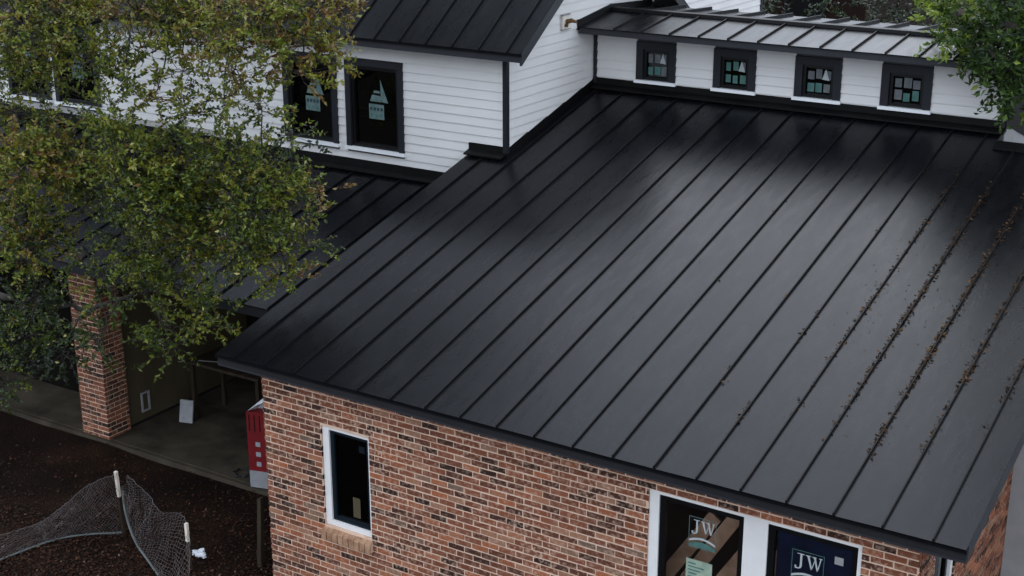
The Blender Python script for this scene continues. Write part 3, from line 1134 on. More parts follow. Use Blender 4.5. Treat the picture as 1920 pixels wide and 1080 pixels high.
# double window: white frame with a wide mullion, two black sashes
m = MB()
yb = YW + 0.012
X0, X1, ZB_, ZTP = WB[0] + 0.003, WB[1] - 0.003, WB[2], WB[3] - 0.003
MU0, MU1 = 6.068, 6.300
m.box(X0, X1, yb, yb + 0.09, ZTP - 0.030, ZTP)
m.box(X0, X1, yb, yb + 0.09, ZB_, ZB_ + 0.06)
m.box(X0, X0 + 0.10, yb, yb + 0.09, ZB_ + 0.06, ZTP - 0.030)
m.box(X1 - 0.035, X1, yb, yb + 0.09, ZB_ + 0.06, ZTP - 0.030)
m.box(MU0, MU1, yb + 0.003, yb + 0.09, ZB_ + 0.06, ZTP - 0.030)
w = m.build('window', 'window_white', house)
w['label'] = 'white-framed double window with white JW stickers on the glass'
for k, (a0, a1) in enumerate(((X0 + 0.10, MU0), (MU1, X1 - 0.035))):
    framed('sash', a0 + 0.001, a1 - 0.001, ZB_ + 0.061, ZTP - 0.031, yb + 0.018, 0.06, 0.05, 0.055, 0.06, 'sash_black', w, 0.05)
    m = MB()
    m.box(a0 + 0.061, a1 - 0.051, yb + 0.042, yb + 0.050, ZB_ + 0.12, ZTP - 0.086)
    m.build('pane', 'glass', w)
m = MB()
m.box(MU1 + 0.075, X1 - 0.10, yb + 0.062, yb + 0.068, ZB_ + 0.13, ZTP - 0.10)
m.build('blue_film', 'blue_film', w)

J_POLY = [[(0.16, 0.92), (0.40, 0.92), (0.40, 0.88), (0.16, 0.88)], [(0.26, 0.88), (0.33, 0.88), (0.33, 0.30), (0.26, 0.30)],
          [(0.26, 0.30), (0.33, 0.30), (0.30, 0.20), (0.22, 0.14)], [(0.22, 0.14), (0.24, 0.20), (0.14, 0.20), (0.10, 0.14)],
          [(0.10, 0.14), (0.15, 0.19), (0.14, 0.30), (0.08, 0.28)]]
W_POLY = [[(0.44, 0.92), (0.62, 0.92), (0.62, 0.88), (0.44, 0.88)], [(0.49, 0.88), (0.57, 0.88), (0.68, 0.28), (0.64, 0.22)],
          [(0.64, 0.22), (0.68, 0.28), (0.77, 0.78), (0.74, 0.78)], [(0.71, 0.88), (0.78, 0.88), (0.88, 0.28), (0.84, 0.22)],
          [(0.84, 0.22), (0.88, 0.28), (0.97, 0.88), (0.935, 0.88)], [(0.66, 0.92), (0.80, 0.92), (0.80, 0.88), (0.66, 0.88)],
          [(0.89, 0.92), (1.00, 0.92), (1.00, 0.88), (0.89, 0.88)]]


def jw(x0, z0, w_, h_, y, film_mi, name_par, pale):
    """square sticker outline, serif letters J and W, a wave below"""
    m = MB()
    P = lambda a, b, d=0.0: (x0 + a * w_, y - d, z0 + b * h_)
    e = 0.016
    for q in ([(0, 0), (1, 0), (1, e), (0, e)], [(0, 1 - e), (1, 1 - e), (1, 1), (0, 1)], [(0, e), (e, e), (e, 1 - e), (0, 1 - e)], [(1 - e, e), (1, e), (1, 1 - e), (1 - e, 1 - e)]):
        m.face([P(a, b) for a, b in q], 0)
    for poly in J_POLY + W_POLY:
        m.face([P(0.02 + a * 0.92, 0.36 + b * 0.60) for a, b in poly], 1)
    n = 10
    for i in range(n):
        a, b = i / n, (i + 1) / n
        fa = 0.24 + 0.12 * math.sin(a * math.pi)
        fb = 0.24 + 0.12 * math.sin(b * math.pi)
        m.face([P(a, fa - 0.07), P(b, fb - 0.07), P(b, fb), P(a, fa)], 1)
        m.face([P(a, 0.03), P(b, 0.03), P(b, max(0.05, fb - 0.14)), P(a, max(0.05, fa - 0.14))], 2)
    return m.build('sticker', [pale, 'label_white', 'label_green'], name_par)


jw(5.515, -0.905, 0.275, 0.315, yb + 0.039, 0, w, 'label_pale')
jw(6.525, -0.965, 0.30, 0.33, yb + 0.039, 0, w, 'label_green')
m = MB()
m.face([(5.50, yb + 0.0385, -1.30), (5.765, yb + 0.0385, -1.30), (5.765, yb + 0.0385, -1.03), (5.50, yb + 0.0385, -1.03)])
for k in range(6):
    zz = -1.08 - k * 0.035
    m.face([(5.52, yb + 0.0375, zz), (5.60 + 0.12 * ((k * 37) % 10) / 10, yb + 0.0375, zz), (5.60 + 0.12 * ((k * 37) % 10) / 10, yb + 0.0375, zz + 0.014), (5.52, yb + 0.0375, zz + 0.014)], 1)
m.build('sticker', ['paper_green', 'label_green'], w)
m = MB()
m.face([(6.917, yb + 0.0385, -0.675), (6.997, yb + 0.0385, -0.675), (6.997, yb + 0.0385, -0.600), (6.917, yb + 0.0385, -0.600)])
m.build('sticker', ['grey_stucco'], w)

# window in the end wall
m = MB()
xa = XW - 0.045
m.box(xa - 0.06, xa + 0.03, WSD[0], WSD[0] + 0.07, WSD[2], WSD[3])
m.box(xa - 0.06, xa + 0.03, WSD[1] - 0.07, WSD[1], WSD[2], WSD[3])
m.box(xa - 0.06, xa + 0.03, WSD[0] + 0.07, WSD[1] - 0.07, WSD[3] - 0.05, WSD[3])
w = m.build('window', 'window_white', house)
m = MB()
m.box(xa - 0.05, xa + 0.0, WSD[0] + 0.071, WSD[0] + 0.12, WSD[2], WSD[3] - 0.051)
m.box(xa - 0.05, xa + 0.0, WSD[1] - 0.12, WSD[1] - 0.071, WSD[2], WSD[3] - 0.051)
m.box(xa - 0.05, xa + 0.0, WSD[0] + 0.121, WSD[1] - 0.121, WSD[3] - 0.10, WSD[3] - 0.051)
m.build('sash', 'sash_black', w)
m = MB()
m.box(xa - 0.03, xa - 0.022, WSD[0] + 0.12, WSD[1] - 0.12, WSD[2], WSD[3] - 0.10)
m.build('pane', 'glass_dark', w)

# grey rendered wall that joins the end wall
m = MB()
m.box(XW + 0.006, XW + 2.6, YG, YG + 0.15, GZ - 0.1, S * YG - 0.14)
gw = m.build('grey_wall', 'grey_stucco', house)
gw['label'] = 'smooth grey wall joining the brick end wall'
m = MB()
m.box(XR + 0.02, XW + 2.65, YG - 0.05, YG + 0.2, S * YG - 0.139, S * YG - 0.09)
m.build('wall_cap', 'fascia_metal', gw)

# ---- porch: brick column, board wall, back wall -----------------------
CX0, CX1, CY0, CY1 = -4.735, -4.205, 2.0, 2.41
CZT = S * YP + PZ - 0.153
m = MB()
m.box(CX0 + 0.006, CX1 - 0.006, CY0 + 0.006, CY1 - 0.006, GZ - 0.05, CZT)
colm = m.build('porch_column', 'mortar', house)
colm['label'] = 'square red brick column holding the porch roof'
many = MB()
z = CZT
row = 0
while z - CO > GZ - 0.02:
    zb, zt_ = z - CO + JT, z
    k = row % 2
    for (x0, x1, y0, y1, axis) in ((CX0, CX1, CY0, CY0 + 0.05, 0), (CX0, CX1, CY1 - 0.05, CY1, 0), (CX1 - 0.05, CX1, CY0 + 0.051, CY1 - 0.051, 1), (CX0, CX0 + 0.05, CY0 + 0.051, CY1 - 0.051, 1)):
        if axis == 0:
            cuts = [x0, x0 + 0.205, x0 + 0.41, x1] if k else [x0, x0 + 0.115, x0 + 0.325, x1]
            for a, b in zip(cuts[:-1], cuts[1:]):
                e = random.uniform(-0.003, 0.003)
                many.box(a, b - (JT if b != x1 else 0), y0 + e, y1 + e, zb, zt_, t=random.random() * 0.8)
        else:
            cuts = [y0, y0 + 0.10, y1] if k else [y0, y0 + 0.205, y1]
            for a, b in zip(cuts[:-1], cuts[1:]):
                e = random.uniform(-0.003, 0.003)
                many.box(x0 + e, x1 + e, a + JT * 0.5, b - JT * 0.5, zb, zt_, t=random.random() * 0.8)
    z -= CO
    row += 1
mo = many.build('column_bricks', 'brick_many', colm, tint=True)
mo['kind'] = 'stuff'

m = MB()
m.box(-4.36, -4.26, CY1 + 0.002, YU, SZ, CZT)
bw = m.build('board_wall', 'tan_board', house)
bw['label'] = 'dark tan board wall inside the porch'
m = MB()
m.box(-4.259, -4.245, CY1 + 0.03, YU, SZ + 0.001, SZ + 0.03)
m.build('base_strip', 'rubber', bw)
m = MB()
for (y0, y1, z0, z1) in ((2.68, 2.705, -2.68, -2.38), (2.815, 2.84, -2.68, -2.38), (2.705, 2.815, -2.405, -2.38), (2.705, 2.815, -2.68, -2.655)):
    m.box(-4.258, -4.235, y0, y1, z0, z1)
m.build('outlet_frame', 'grey_stucco', bw)
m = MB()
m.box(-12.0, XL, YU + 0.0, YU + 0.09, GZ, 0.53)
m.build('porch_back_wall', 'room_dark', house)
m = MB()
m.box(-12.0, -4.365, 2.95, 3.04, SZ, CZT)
m.build('bay_shade_wall', 'room_dark', house)  # added so the left bay reads dark; near-black colour stands for its shade

# ------------------------------------------------------------------ things on the porch and in the garden
t = thing('red_carton', 'tall red cardboard carton with white base standing beside the brick corner', 'carton', (-1.30, 2.06, SZ))
m = MB()
a = [(-1.51, 1.95), (-1.21, 2.03), (-1.15, 2.19), (-1.45, 2.11)]
def slab_(m, q, z0, z1, mi=0):
    m.hexa([(x, y, z0) for x, y in q] + [(x, y, z1) for x, y in q], mi)
slab_(m, a, SZ + 0.24, -1.76)
m.build('body', 'red_card', t)
m = MB()
slab_(m, a, SZ, SZ + 0.239)
m.build('base', 'white_card', t)
m = MB()
dv = (Vector((-1.21, 2.03)) - Vector((-1.51, 1.95)))
nv = Vector((dv.y, -dv.x)).normalized() * 0.003
def on_front(s0, s1, z0, z1, mi):
    p0 = Vector(a[0]) + dv * s0 + nv
    p1 = Vector(a[0]) + dv * s1 + nv
    m.face([(p0.x, p0.y, z0), (p1.x, p1.y, z0), (p1.x, p1.y, z1), (p0.x, p0.y, z1)], mi)
for k in range(3):
    m = MB()
    on_front(0.36, 0.58, SZ + 0.31 + k * 0.14, SZ + 0.375 + k * 0.14, 0)
    m.build('printed_square', 'white_card', t)
for k in range(4):
    m = MB()
    on_front(0.10 + k * 0.24, 0.15 + k * 0.24, SZ + 0.80, -1.80, 0)
    m.build('printed_stripe', 'litter_leaf', t)
m = MB()
for k in range(6):
    on_front(0.08, 0.9, SZ + 0.03 + k * 0.033, SZ + 0.042 + k * 0.033, 0)
m.build('printed_lines', 'grey_stucco', t)['kind'] = 'stuff'
m = MB()
top = [(-1.50, 1.97, -1.758), (-1.36, 2.00, -1.66), (-1.24, 2.04, -1.60), (-1.16, 2.12, -1.64), (-1.17, 2.19, -1.758), (-1.44, 2.11, -1.758)]
cen = (-1.30, 2.06, -1.57)
for i in range(len(top)):
    m.face([top[i], top[(i + 1) % len(top)], cen])
m.build('plastic_wrap', 'silver_wrap', t)

o = MB()
pp = [at(u, v, 2, SZ + 0.001) for u, v in ((336, 791), (360, 794))]
up_ = [Vector((p.x - 0.05, p.y + 0.10, SZ + 0.30)) for p in pp]
o.hexa([pp[0], pp[1], pp[1] + Vector((0, 0.02, 0)), pp[0] + Vector((0, 0.02, 0)), up_[0], up_[1], up_[1] + Vector((0, 0.02, 0.005)), up_[0] + Vector((0, 0.02, 0.005))])
tag(o.build('leaning_sheet', 'white_card'), 'white sheet of card leaning on the porch floor', 'sheet')

t = thing('work_table', 'dark work table in the shade at the back of the porch', 'table', (-3.2, 3.5, SZ))
m = MB()
m.box(-3.75, -2.4, 3.15, 3.85, -1.97, -1.93)
m.build('table_top', 'old_wood', t)
lm = MB()
lm.box(-0.03, 0.03, -0.03, 0.03, 0, -1.971 - SZ)
lme = lm.mesh('leg', 'old_wood')
for x, y in ((-3.70, 3.20), (-2.45, 3.20), (-3.70, 3.80), (-2.45, 3.80)):
    link('leg', lme, t, (x, y, SZ))
for i, (x, y, rz, ln) in enumerate(((-3.35, 3.3, 0.3, 0.5), (-3.1, 3.36, -0.2, 0.42), (-2.85, 3.4, 0.6, 0.36))):
    m = MB()
    dx, dy = math.cos(rz) * ln / 2, math.sin(rz) * ln / 2
    m.tube([(x - dx, y - dy, -1.918), (x, y, -1.912), (x + dx, y + dy, -1.90)], [0.012, 0.012, 0.010], 6)
    tag(m.build('metal_bar', 'wire'), ['thin metal bar nearest the board wall on the porch table', 'middle of the thin metal bars on the porch table', 'short metal bar farthest right on the porch table'][i], 'bar', 'bars on the table')

m = MB()
c = at(455, 887, 2, SZ + 0.012)
pts = []
for i in range(46):
    an = i / 45 * 4.2 * math.pi
    rr = 0.12 + 0.02 * math.sin(i * 1.7)
    pts.append((c.x + rr * math.cos(an), c.y + rr * 0.9 * math.sin(an), SZ + 0.012 + 0.004 * (i / 12)))
m.tube(pts, 0.009, 6)
tag(m.build('cable_coil', 'rubber'), 'black cable coil lying on the porch floor by the red carton', 'cable')

t = MB()
p0 = at(489, 1066, 2, GZ - 0.05)
t.hexa([(p0.x - 0.03, p0.y - 0.03, GZ - 0.05), (p0.x + 0.03, p0.y - 0.03, GZ - 0.05), (p0.x + 0.03, p0.y + 0.03, GZ - 0.05), (p0.x - 0.03, p0.y + 0.03, GZ - 0.05),
        (p0.x + 0.03, p0.y - 0.02, -2.02), (p0.x + 0.085, p0.y - 0.02, -2.0), (p0.x + 0.085, p0.y + 0.035, -2.0), (p0.x + 0.03, p0.y + 0.035, -2.02)])
tag(t.build('wooden_post', 'old_wood'), 'weathered wooden post standing at the corner of the brick wall', 'post')

# crumpled plastic bag on the ground
bm = bmesh.new()
bmesh.ops.create_icosphere(bm, subdivisions=3, radius=0.5)
rb = random.Random(5)
for v in bm.verts:
    k = 0.75 + 0.35 * math.sin(v.co.x * 9 + 1) * math.sin(v.co.y * 8) + rb.uniform(-0.12, 0.12)
    v.co = Vector((v.co.x * k * 0.26, v.co.y * k * 0.16, v.co.z * k * 0.11))
me = bpy.data.meshes.new('plastic_bag')
bm.to_mesh(me)
bm.free()
me.materials.append(MATS['silver_wrap'])
bag = link('plastic_bag', me, None, at(375, 1037, 2, GZ + 0.03))
tag(bag, 'crumpled pale plastic bag on the mulch beside the wire netting', 'bag')

# wire netting with stakes


def curve_pts(ctrl, n):
    P = [at(u, v, 2, z) for u, v, z in ctrl]
    P = [P[0] * 2 - P[1]] + P + [P[-1] * 2 - P[-2]]
    out = []
    segs = len(P) - 3
    for i in range(n + 1):
        t_ = i / n * segs
        k = min(int(t_), segs - 1)
        s = t_ - k
        a, b, c_, d = P[k:k + 4]
        out.append(0.5 * ((2 * b) + (c_ - a) * s + (2 * a - 5 * b + 4 * c_ - d) * s * s + (3 * b - a - 3 * c_ + d) * s ** 3))
    return out


net = thing('wire_netting', 'sagging sheet of wire netting on wooden stakes over the brown mulch', 'netting', at(232, 1000, 2, GZ))


def netting(lo, hi, n, rows, bulge):
    m = MB()
    A, B = curve_pts(lo, n), curve_pts(hi, n)
    grid = []
    for i in range(n + 1):
        c_ = []
        for j in range(rows + 1):
            s = j / rows
            p = A[i].lerp(B[i], s)
            p = p + Vector((0.10, -0.20, -0.03)) * bulge * math.sin(math.pi * s) * (0.6 + 0.4 * math.sin(i * 0.21))
            k1 = 0.045 * math.sin(i * 0.33 + j * 0.21) + 0.03 * math.sin(i * 0.17 - j * 0.5 + 1.3) + 0.02 * math.sin(i * 0.71 + j * 0.9)
            p = p + Vector((0.4, -0.9, 0.35)) * k1 * math.sin(math.pi * min(1, max(0, 0.08 + 0.84 * s)))
            c_.append(p + Vector((random.uniform(-.008, .008), random.uniform(-.008, .008), random.uniform(-.008, .008))))
        grid.append(c_)
    r = 0.0017
    for i in range(n + 1):
        for j in range(rows + 1):
            if i < n and j < rows:
                if (i + j) % 2 == 0:
                    m.tube([grid[i][j], grid[i + 1][j + 1]], r, 3)
                else:
                    m.tube([grid[i + 1][j], grid[i][j + 1]], r, 3)
            if i < n and j in (0, rows):
                m.tube([grid[i][j], grid[i + 1][j]], r * 1.6, 3)
    m.build('mesh_sheet', 'wire', net)
    return A, B


A1, B1 = netting([(-60, 1075, -2.885), (60, 1028, -2.885), (110, 1012, -2.88), (160, 1004, -2.88), (228, 1000, -2.88)],
                 [(-60, 1020, -2.86), (60, 985, -2.76), (110, 955, -2.56), (165, 910, -2.27), (219, 888, -2.03)], 84, 30, 0.5)
A2, B2 = netting([(230, 922, -2.26), (236, 965, -2.5), (253, 1015, -2.74), (283, 1060, -2.88), (318, 1110, -2.89)],
                 [(238, 890, -2.05), (275, 925, -2.16), (303, 960, -2.30), (345, 968, -2.36), (356, 1040, -2.56), (352, 1115, -2.75)], 76, 26, 0.45)
m = MB()
m.tube([p + Vector((0, 0, 0.012)) for p in A2], 0.014, 6)
m.build('edge_cord', 'cord', net)
m = MB()
m.tube([p + Vector((0, 0, 0.012)) for p in A1], 0.012, 6)
m.build('edge_cord', 'cord', net)
for (u0, v0, u1, v1, zt0) in ((233, 1000, 217, 884, -2.03), (357, 1066, 349, 981, -2.38)):
    b0 = at(u0, v0, 2, GZ)
    t0 = at(u1, v1, 2, zt0 + 0.02)
    m = MB()
    w_ = 0.018
    md = b0.lerp(t0, 0.6)
    for lo_, hi_, mi in ((b0 - Vector((0, 0, 0.05)), md, 0), (md, t0, 1)):
        m.hexa([lo_ + Vector((-w_, -w_, 0)), lo_ + Vector((w_, -w_, 0)), lo_ + Vector((w_, w_, 0)), lo_ + Vector((-w_, w_, 0)),
                hi_ + Vector((-w_, -w_, 0)), hi_ + Vector((w_, -w_, 0)), hi_ + Vector((w_, w_, 0)), hi_ + Vector((-w_, w_, 0))], mi)
    m.build('stake', ['old_wood', 'stake_wood'], net)

# lumber stored inside, seen through the left sash of the double window
rl = random.Random(3)
lum_lab = ['%s of the pale planks leaning inside the double window' % w_ for w_ in ('leftmost', 'second from left', 'third from left', 'middle one', 'third from right', 'second from right', 'rightmost')]
for i in range(7):
    m = MB()
    L = rl.uniform(2.2, 2.7)
    m.box(-0.07, 0.07, 0, 0.035, 0, L)
    o = m.build('plank', 'lumber')
    x0 = 4.30 + 0.26 * i + rl.uniform(-0.03, 0.03)
    o.location = (x0, 0.62 + 0.045 * (i % 3), SZ + 0.04)
    o.rotation_euler = (R(-7), R(33 + rl.uniform(-3, 3)), 0)
    tag(o, lum_lab[i], 'plank', 'lumber stored indoors')

# ------------------------------------------------------------------ trees


def sprig(lm, tm, p, d, n, ll, lw, rnd, tint, spread=0.9):
    """a twig with leaves along it"""
    d = d.normalized()
    L = ll * (1.6 + n * 0.22)
    q = p + d * L
    if tm is not None:
        tm.tube([p, q], [0.004, 0.0015], 3)
    for i in range(n):
        s = (i + rnd.random()) / n
        c = p.lerp(q, 0.15 + 0.85 * s)
        ax = (d * rnd.uniform(0.1, 0.9) + Vector((rnd.gauss(0, 1), rnd.gauss(0, 1), rnd.gauss(0, 0.8))) * spread).normalized()
        sd_ = ax.cross(Vector((rnd.gauss(0, 1), rnd.gauss(0, 1), rnd.gauss(0, 1) + 0.6)))
        if sd_.length < 0.05:
            continue
        sd_.normalize()
        l_, w_ = ll * rnd.uniform(0.7, 1.25), lw * rnd.uniform(0.7, 1.2)
        t = min(0.95, max(0, tint + rnd.gauss(0, 0.11)))
        if rnd.random() < 0.015:
            t = 1.0
        nn = ax.cross(sd_) * (w_ * 0.25)
        lm.face([c, c + ax * l_ * 0.45 + sd_ * w_ * 0.5 + nn, c + ax * l_, c + ax * l_ * 0.45 - sd_ * w_ * 0.5 + nn], 0, t)


def limb(m, pts, r0, r1, rnd, wob=0.06, sides=7, n=9):
    """wobbly tapering limb through control points; returns its points"""
    P = [Vector(p) for p in pts]
    P = [P[0] * 2 - P[1]] + P + [P[-1] * 2 - P[-2]]
    segs = len(P) - 3
    out, rad = [], []
    tot = n * segs
    for i in range(tot + 1):
        t_ = i / n
        k = min(int(t_), segs - 1)
        s = t_ - k
        a, b, c_, d = P[k:k + 4]
        q = 0.5 * ((2 * b) + (c_ - a) * s + (2 * a - 5 * b + 4 * c_ - d) * s * s + (3 * b - a - 3 * c_ + d) * s ** 3)
        if 0 < i < tot:
            q = q + Vector((rnd.gauss(0, wob), rnd.gauss(0, wob), rnd.gauss(0, wob))) * 0.4
        out.append(q)
        rad.append(r0 + (r1 - r0) * i / tot)
    m.tube(out, rad, sides)
    return out


def oak():
    rnd = random.Random(21)
    t = thing('oak_tree', 'oak with sparse small green and rusty leaves in front of the porch', 'tree', (-7.6, 1.2, GZ))
    tr = MB()
    limb(tr, [(-7.6, 1.2, GZ - 0.15), (-7.4, 1.0, -1.4), (-7.0, 0.8, 0.2), (-6.7, 0.7, 1.4)], 0.30, 0.17, rnd, 0.03, 12)
    tr.build('trunk', 'bark', t, smooth=True)
    br = MB()
    skel = []
    for pts, r0 in (([(-6.95, 0.8, 0.4), (-5.4, 0.6, 1.1), (-3.6, 0.6, 1.6), (-1.6, 0.9, 1.5), (-0.2, 1.1, 1.5)], 0.11),
                    ([(-6.7, 0.7, 1.3), (-5.0, 0.7, 2.6), (-3.0, 0.9, 3.2), (-1.0, 1.2, 3.5), (0.6, 1.3, 3.6)], 0.12),
                    ([(-7.1, 0.85, -0.4), (-5.6, 0.4, -0.3), (-4.2, 0.3, -0.2), (-2.8, 0.7, -0.2), (-1.8, 0.9, 0.2)], 0.08),
                    ([(-7.3, 0.95, -1.1), (-6.0, 0.4, -1.2), (-5.0, 0.4, -1.5)], 0.05),
                    ([(-6.8, 0.75, 1.0), (-5.6, 1.4, 2.2), (-4.4, 1.6, 3.4), (-3.6, 1.7, 4.4)], 0.10),
                    ([(-6.75, 0.7, 1.2), (-6.6, -0.2, 2.8), (-6.0, -0.3, 4.2)], 0.10)):
        skel += limb(br, pts, r0, 0.016, rnd, 0.07)
    lv = MB()
    # foliage masses: (u, v, radius in photo pixels, depth y, leaf count weight, tint)
    blobs = [(40, 40, 110, 0.2, 1.0, .62), (150, 30, 100, 0.9, 1.0, .60), (260, 25, 90, 0.5, 1.0, .66), (370, 30, 90, 1.0, 1.0, .62), (480, 30, 80, 0.7, 1.0, .68),
             (580, 20, 62, 1.1, .8, .70), (635, 25, 34, 1.2, .5, .70), (420, 90, 60, 0.6, .8, .62), (540, 90, 55, 1.0, .9, .66), (600, 105, 46, 1.1, .7, .62), (560, 140, 32, 1.0, .5, .6),
             (300, 90, 55, 0.9, .5, .62), (200, 70, 50, 0.4, .5, .60), (60, 130, 80, 0.5, .8, .50), (150, 125, 50, 0.2, .6, .58), (30, 210, 70, 0.8, .7, .52),
             (350, 130, 40, 0.9, .25, .60), (230, 150, 36, 0.5, .14, .55), (440, 130, 36, 0.8, .22, .62), (290, 180, 36, 0.6, .2, .66), (420, 185, 34, 0.9, .2, .40), (490, 205, 38, 0.9, .3, .42),
             (215, 205, 36, 0.7, .16, .50), (340, 215, 36, 0.8, .16, .55),
             (60, 300, 85, 0.1, 1.0, .66), (150, 290, 75, 0.6, 1.0, .45), (250, 285, 75, 0.3, 1.0, .48), (340, 300, 72, 0.7, 1.1, .50), (430, 290, 62, 0.9, 1.0, .48), (510, 290, 46, 1.0, .6, .42), (545, 250, 26, 1.0, .25, .40),
             (60, 400, 85, 0.5, .9, .60), (165, 380, 60, 0.8, .4, .40), (280, 390, 80, 0.4, 1.1, .46), (370, 390, 78, 0.8, 1.2, .48), (460, 385, 72, 0.6, 1.1, .46), (545, 375, 56, 1.0, .8, .50), (590, 345, 28, 1.1, .3, .48),
             (60, 470, 70, 0.2, .8, .70), (150, 460, 50, 0.5, .6, .40), (250, 470, 72, 0.6, 1.0, .42), (350, 475, 70, 0.9, 1.1, .50), (440, 470, 62, 0.7, 1.0, .50), (530, 480, 46, 1.0, .7, .56), (575, 455, 26, 1.1, .3, .60), (540, 525, 26, 1.0, .35, .66),
             (200, 520, 46, 0.4, .6, .40), (265, 545, 42, 0.7, .6, .52), (335, 550, 42, 0.8, .6, .56), (390, 570, 26, 0.9, .3, .56), (310, 605, 30, 0.8, .4, .58), (320, 645, 20, 0.8, .25, .60), (385, 605, 18, 0.9, .2, .55),
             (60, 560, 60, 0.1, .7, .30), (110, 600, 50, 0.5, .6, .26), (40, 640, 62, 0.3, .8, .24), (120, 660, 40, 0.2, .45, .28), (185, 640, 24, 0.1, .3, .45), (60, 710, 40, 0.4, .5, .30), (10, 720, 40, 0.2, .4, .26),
             (20, 110, 60, 1.6, .6, .5), (120, 220, 50, 1.5, .5, .5),
             (-70, 60, 110, 0.4, .8, .58), (-190, 40, 110, 0.9, .8, .55), (-90, 230, 90, 0.6, .8, .55), (-210, 180, 100, 0.3, .8, .5), (-80, 400, 90, 0.4, .8, .5), (-330, 90, 110, 0.6, .8, .55), (-320, -60, 120, 1.0, .7, .5), (-150, -80, 120, 0.6, .7, .55)]
    for (c, r) in (((-2.2, 4.6, 6.4), 1.4), ((-3.0, 5.8, 7.2), 1.9), ((-5.6, 5.0, 7.2), 1.8), ((-7.6, 2.5, 5.8), 1.7)):
        c = Vector(c)      # upper crown, above the picture
        near = min(skel, key=lambda q: (q - c).length)
        skel += limb(br, [near, near.lerp(c, 0.5) + Vector((0, 0, 0.2)), c], 0.05, 0.012, rnd, 0.05, 5, 4)
        for _ in range(int(150 * r ** 2)):
            w = Vector((rnd.gauss(0, 1), rnd.gauss(0, 1), rnd.gauss(0, 1))).normalized() * (rnd.random() ** 0.4) * r
            sprig(lv, None, c + w, w, 9, 0.12, 0.065, rnd, 0.5)
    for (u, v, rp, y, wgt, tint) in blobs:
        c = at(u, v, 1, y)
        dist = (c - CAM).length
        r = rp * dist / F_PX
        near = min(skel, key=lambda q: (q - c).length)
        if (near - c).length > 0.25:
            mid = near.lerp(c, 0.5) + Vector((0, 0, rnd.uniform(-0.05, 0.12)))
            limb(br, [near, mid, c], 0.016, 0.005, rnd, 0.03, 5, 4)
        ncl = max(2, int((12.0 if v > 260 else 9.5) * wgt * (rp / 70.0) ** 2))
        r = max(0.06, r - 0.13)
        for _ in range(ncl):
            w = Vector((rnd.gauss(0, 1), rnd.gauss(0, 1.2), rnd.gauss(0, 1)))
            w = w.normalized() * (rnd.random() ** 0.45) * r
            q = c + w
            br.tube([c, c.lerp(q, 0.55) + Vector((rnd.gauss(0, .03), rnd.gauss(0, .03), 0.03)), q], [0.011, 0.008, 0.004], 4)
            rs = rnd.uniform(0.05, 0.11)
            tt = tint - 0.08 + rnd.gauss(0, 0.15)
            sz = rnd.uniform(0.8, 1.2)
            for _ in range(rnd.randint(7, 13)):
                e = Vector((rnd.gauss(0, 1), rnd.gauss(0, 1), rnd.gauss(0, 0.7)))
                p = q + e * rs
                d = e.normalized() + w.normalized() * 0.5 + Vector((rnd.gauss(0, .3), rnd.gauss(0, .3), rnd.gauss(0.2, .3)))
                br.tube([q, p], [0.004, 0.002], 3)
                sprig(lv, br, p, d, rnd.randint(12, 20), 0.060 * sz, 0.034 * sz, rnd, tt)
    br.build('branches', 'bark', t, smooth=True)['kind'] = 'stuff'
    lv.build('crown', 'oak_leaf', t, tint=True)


oak()


def leafy(name, label, cat, base, trunk_top, r0, blobs, mat, ll, lw, dens, seed, group=None, tw=True):
    """tree or shrub: blobs are (centre, radius, weight, tint)"""
    rnd = random.Random(seed)
    t = thing(name, label, cat, base, group)
    tr = MB()
    b, tp = Vector(base), Vector(trunk_top)
    path = limb(tr, [b - Vector((0, 0, 0.15)), b.lerp(tp, 0.5) + Vector((rnd.uniform(-.1, .1), rnd.uniform(-.1, .1), 0)), tp], r0, r0 * 0.5, rnd, 0.03, 9, 5)
    tr.build('trunk', 'bark', t, smooth=True)
    br, lv = MB(), MB()
    skel = list(path[len(path) // 2:])
    for (c, r, w, tint) in sorted(blobs, key=lambda q: (Vector(q[0]) - tp).length):
        c = Vector(c)
        near = min(skel, key=lambda q: (q - c).length)
        skel += limb(br, [near, near.lerp(c, 0.55) + Vector((0, 0, 0.1 * r)), c], max(0.02, r0 * 0.28), 0.012, rnd, 0.04, 5, 4)
        for _ in range(int(dens * w * r ** 3) + 8):
            d = Vector((rnd.gauss(0, 1), rnd.gauss(0, 1), rnd.gauss(0, 1))).normalized()
            p = c + d * r * rnd.random() ** 0.4
            dd = d + Vector((rnd.gauss(0, .5), rnd.gauss(0, .5), rnd.gauss(0.1, .5)))
            sprig(lv, br if tw else None, p, dd, rnd.randint(9, 15), ll, lw, rnd, tint + rnd.gauss(0, 0.12))
    br.build('branches', 'bark', t, smooth=True)['kind'] = 'stuff'
    lv.build('crown', mat, t, tint=True)
    return t


def pxb(u, v, rp, y, w, tint):
    c = at(u, v, 1, y)
    return (c, rp * (c - CAM).length / F_PX, w, tint)


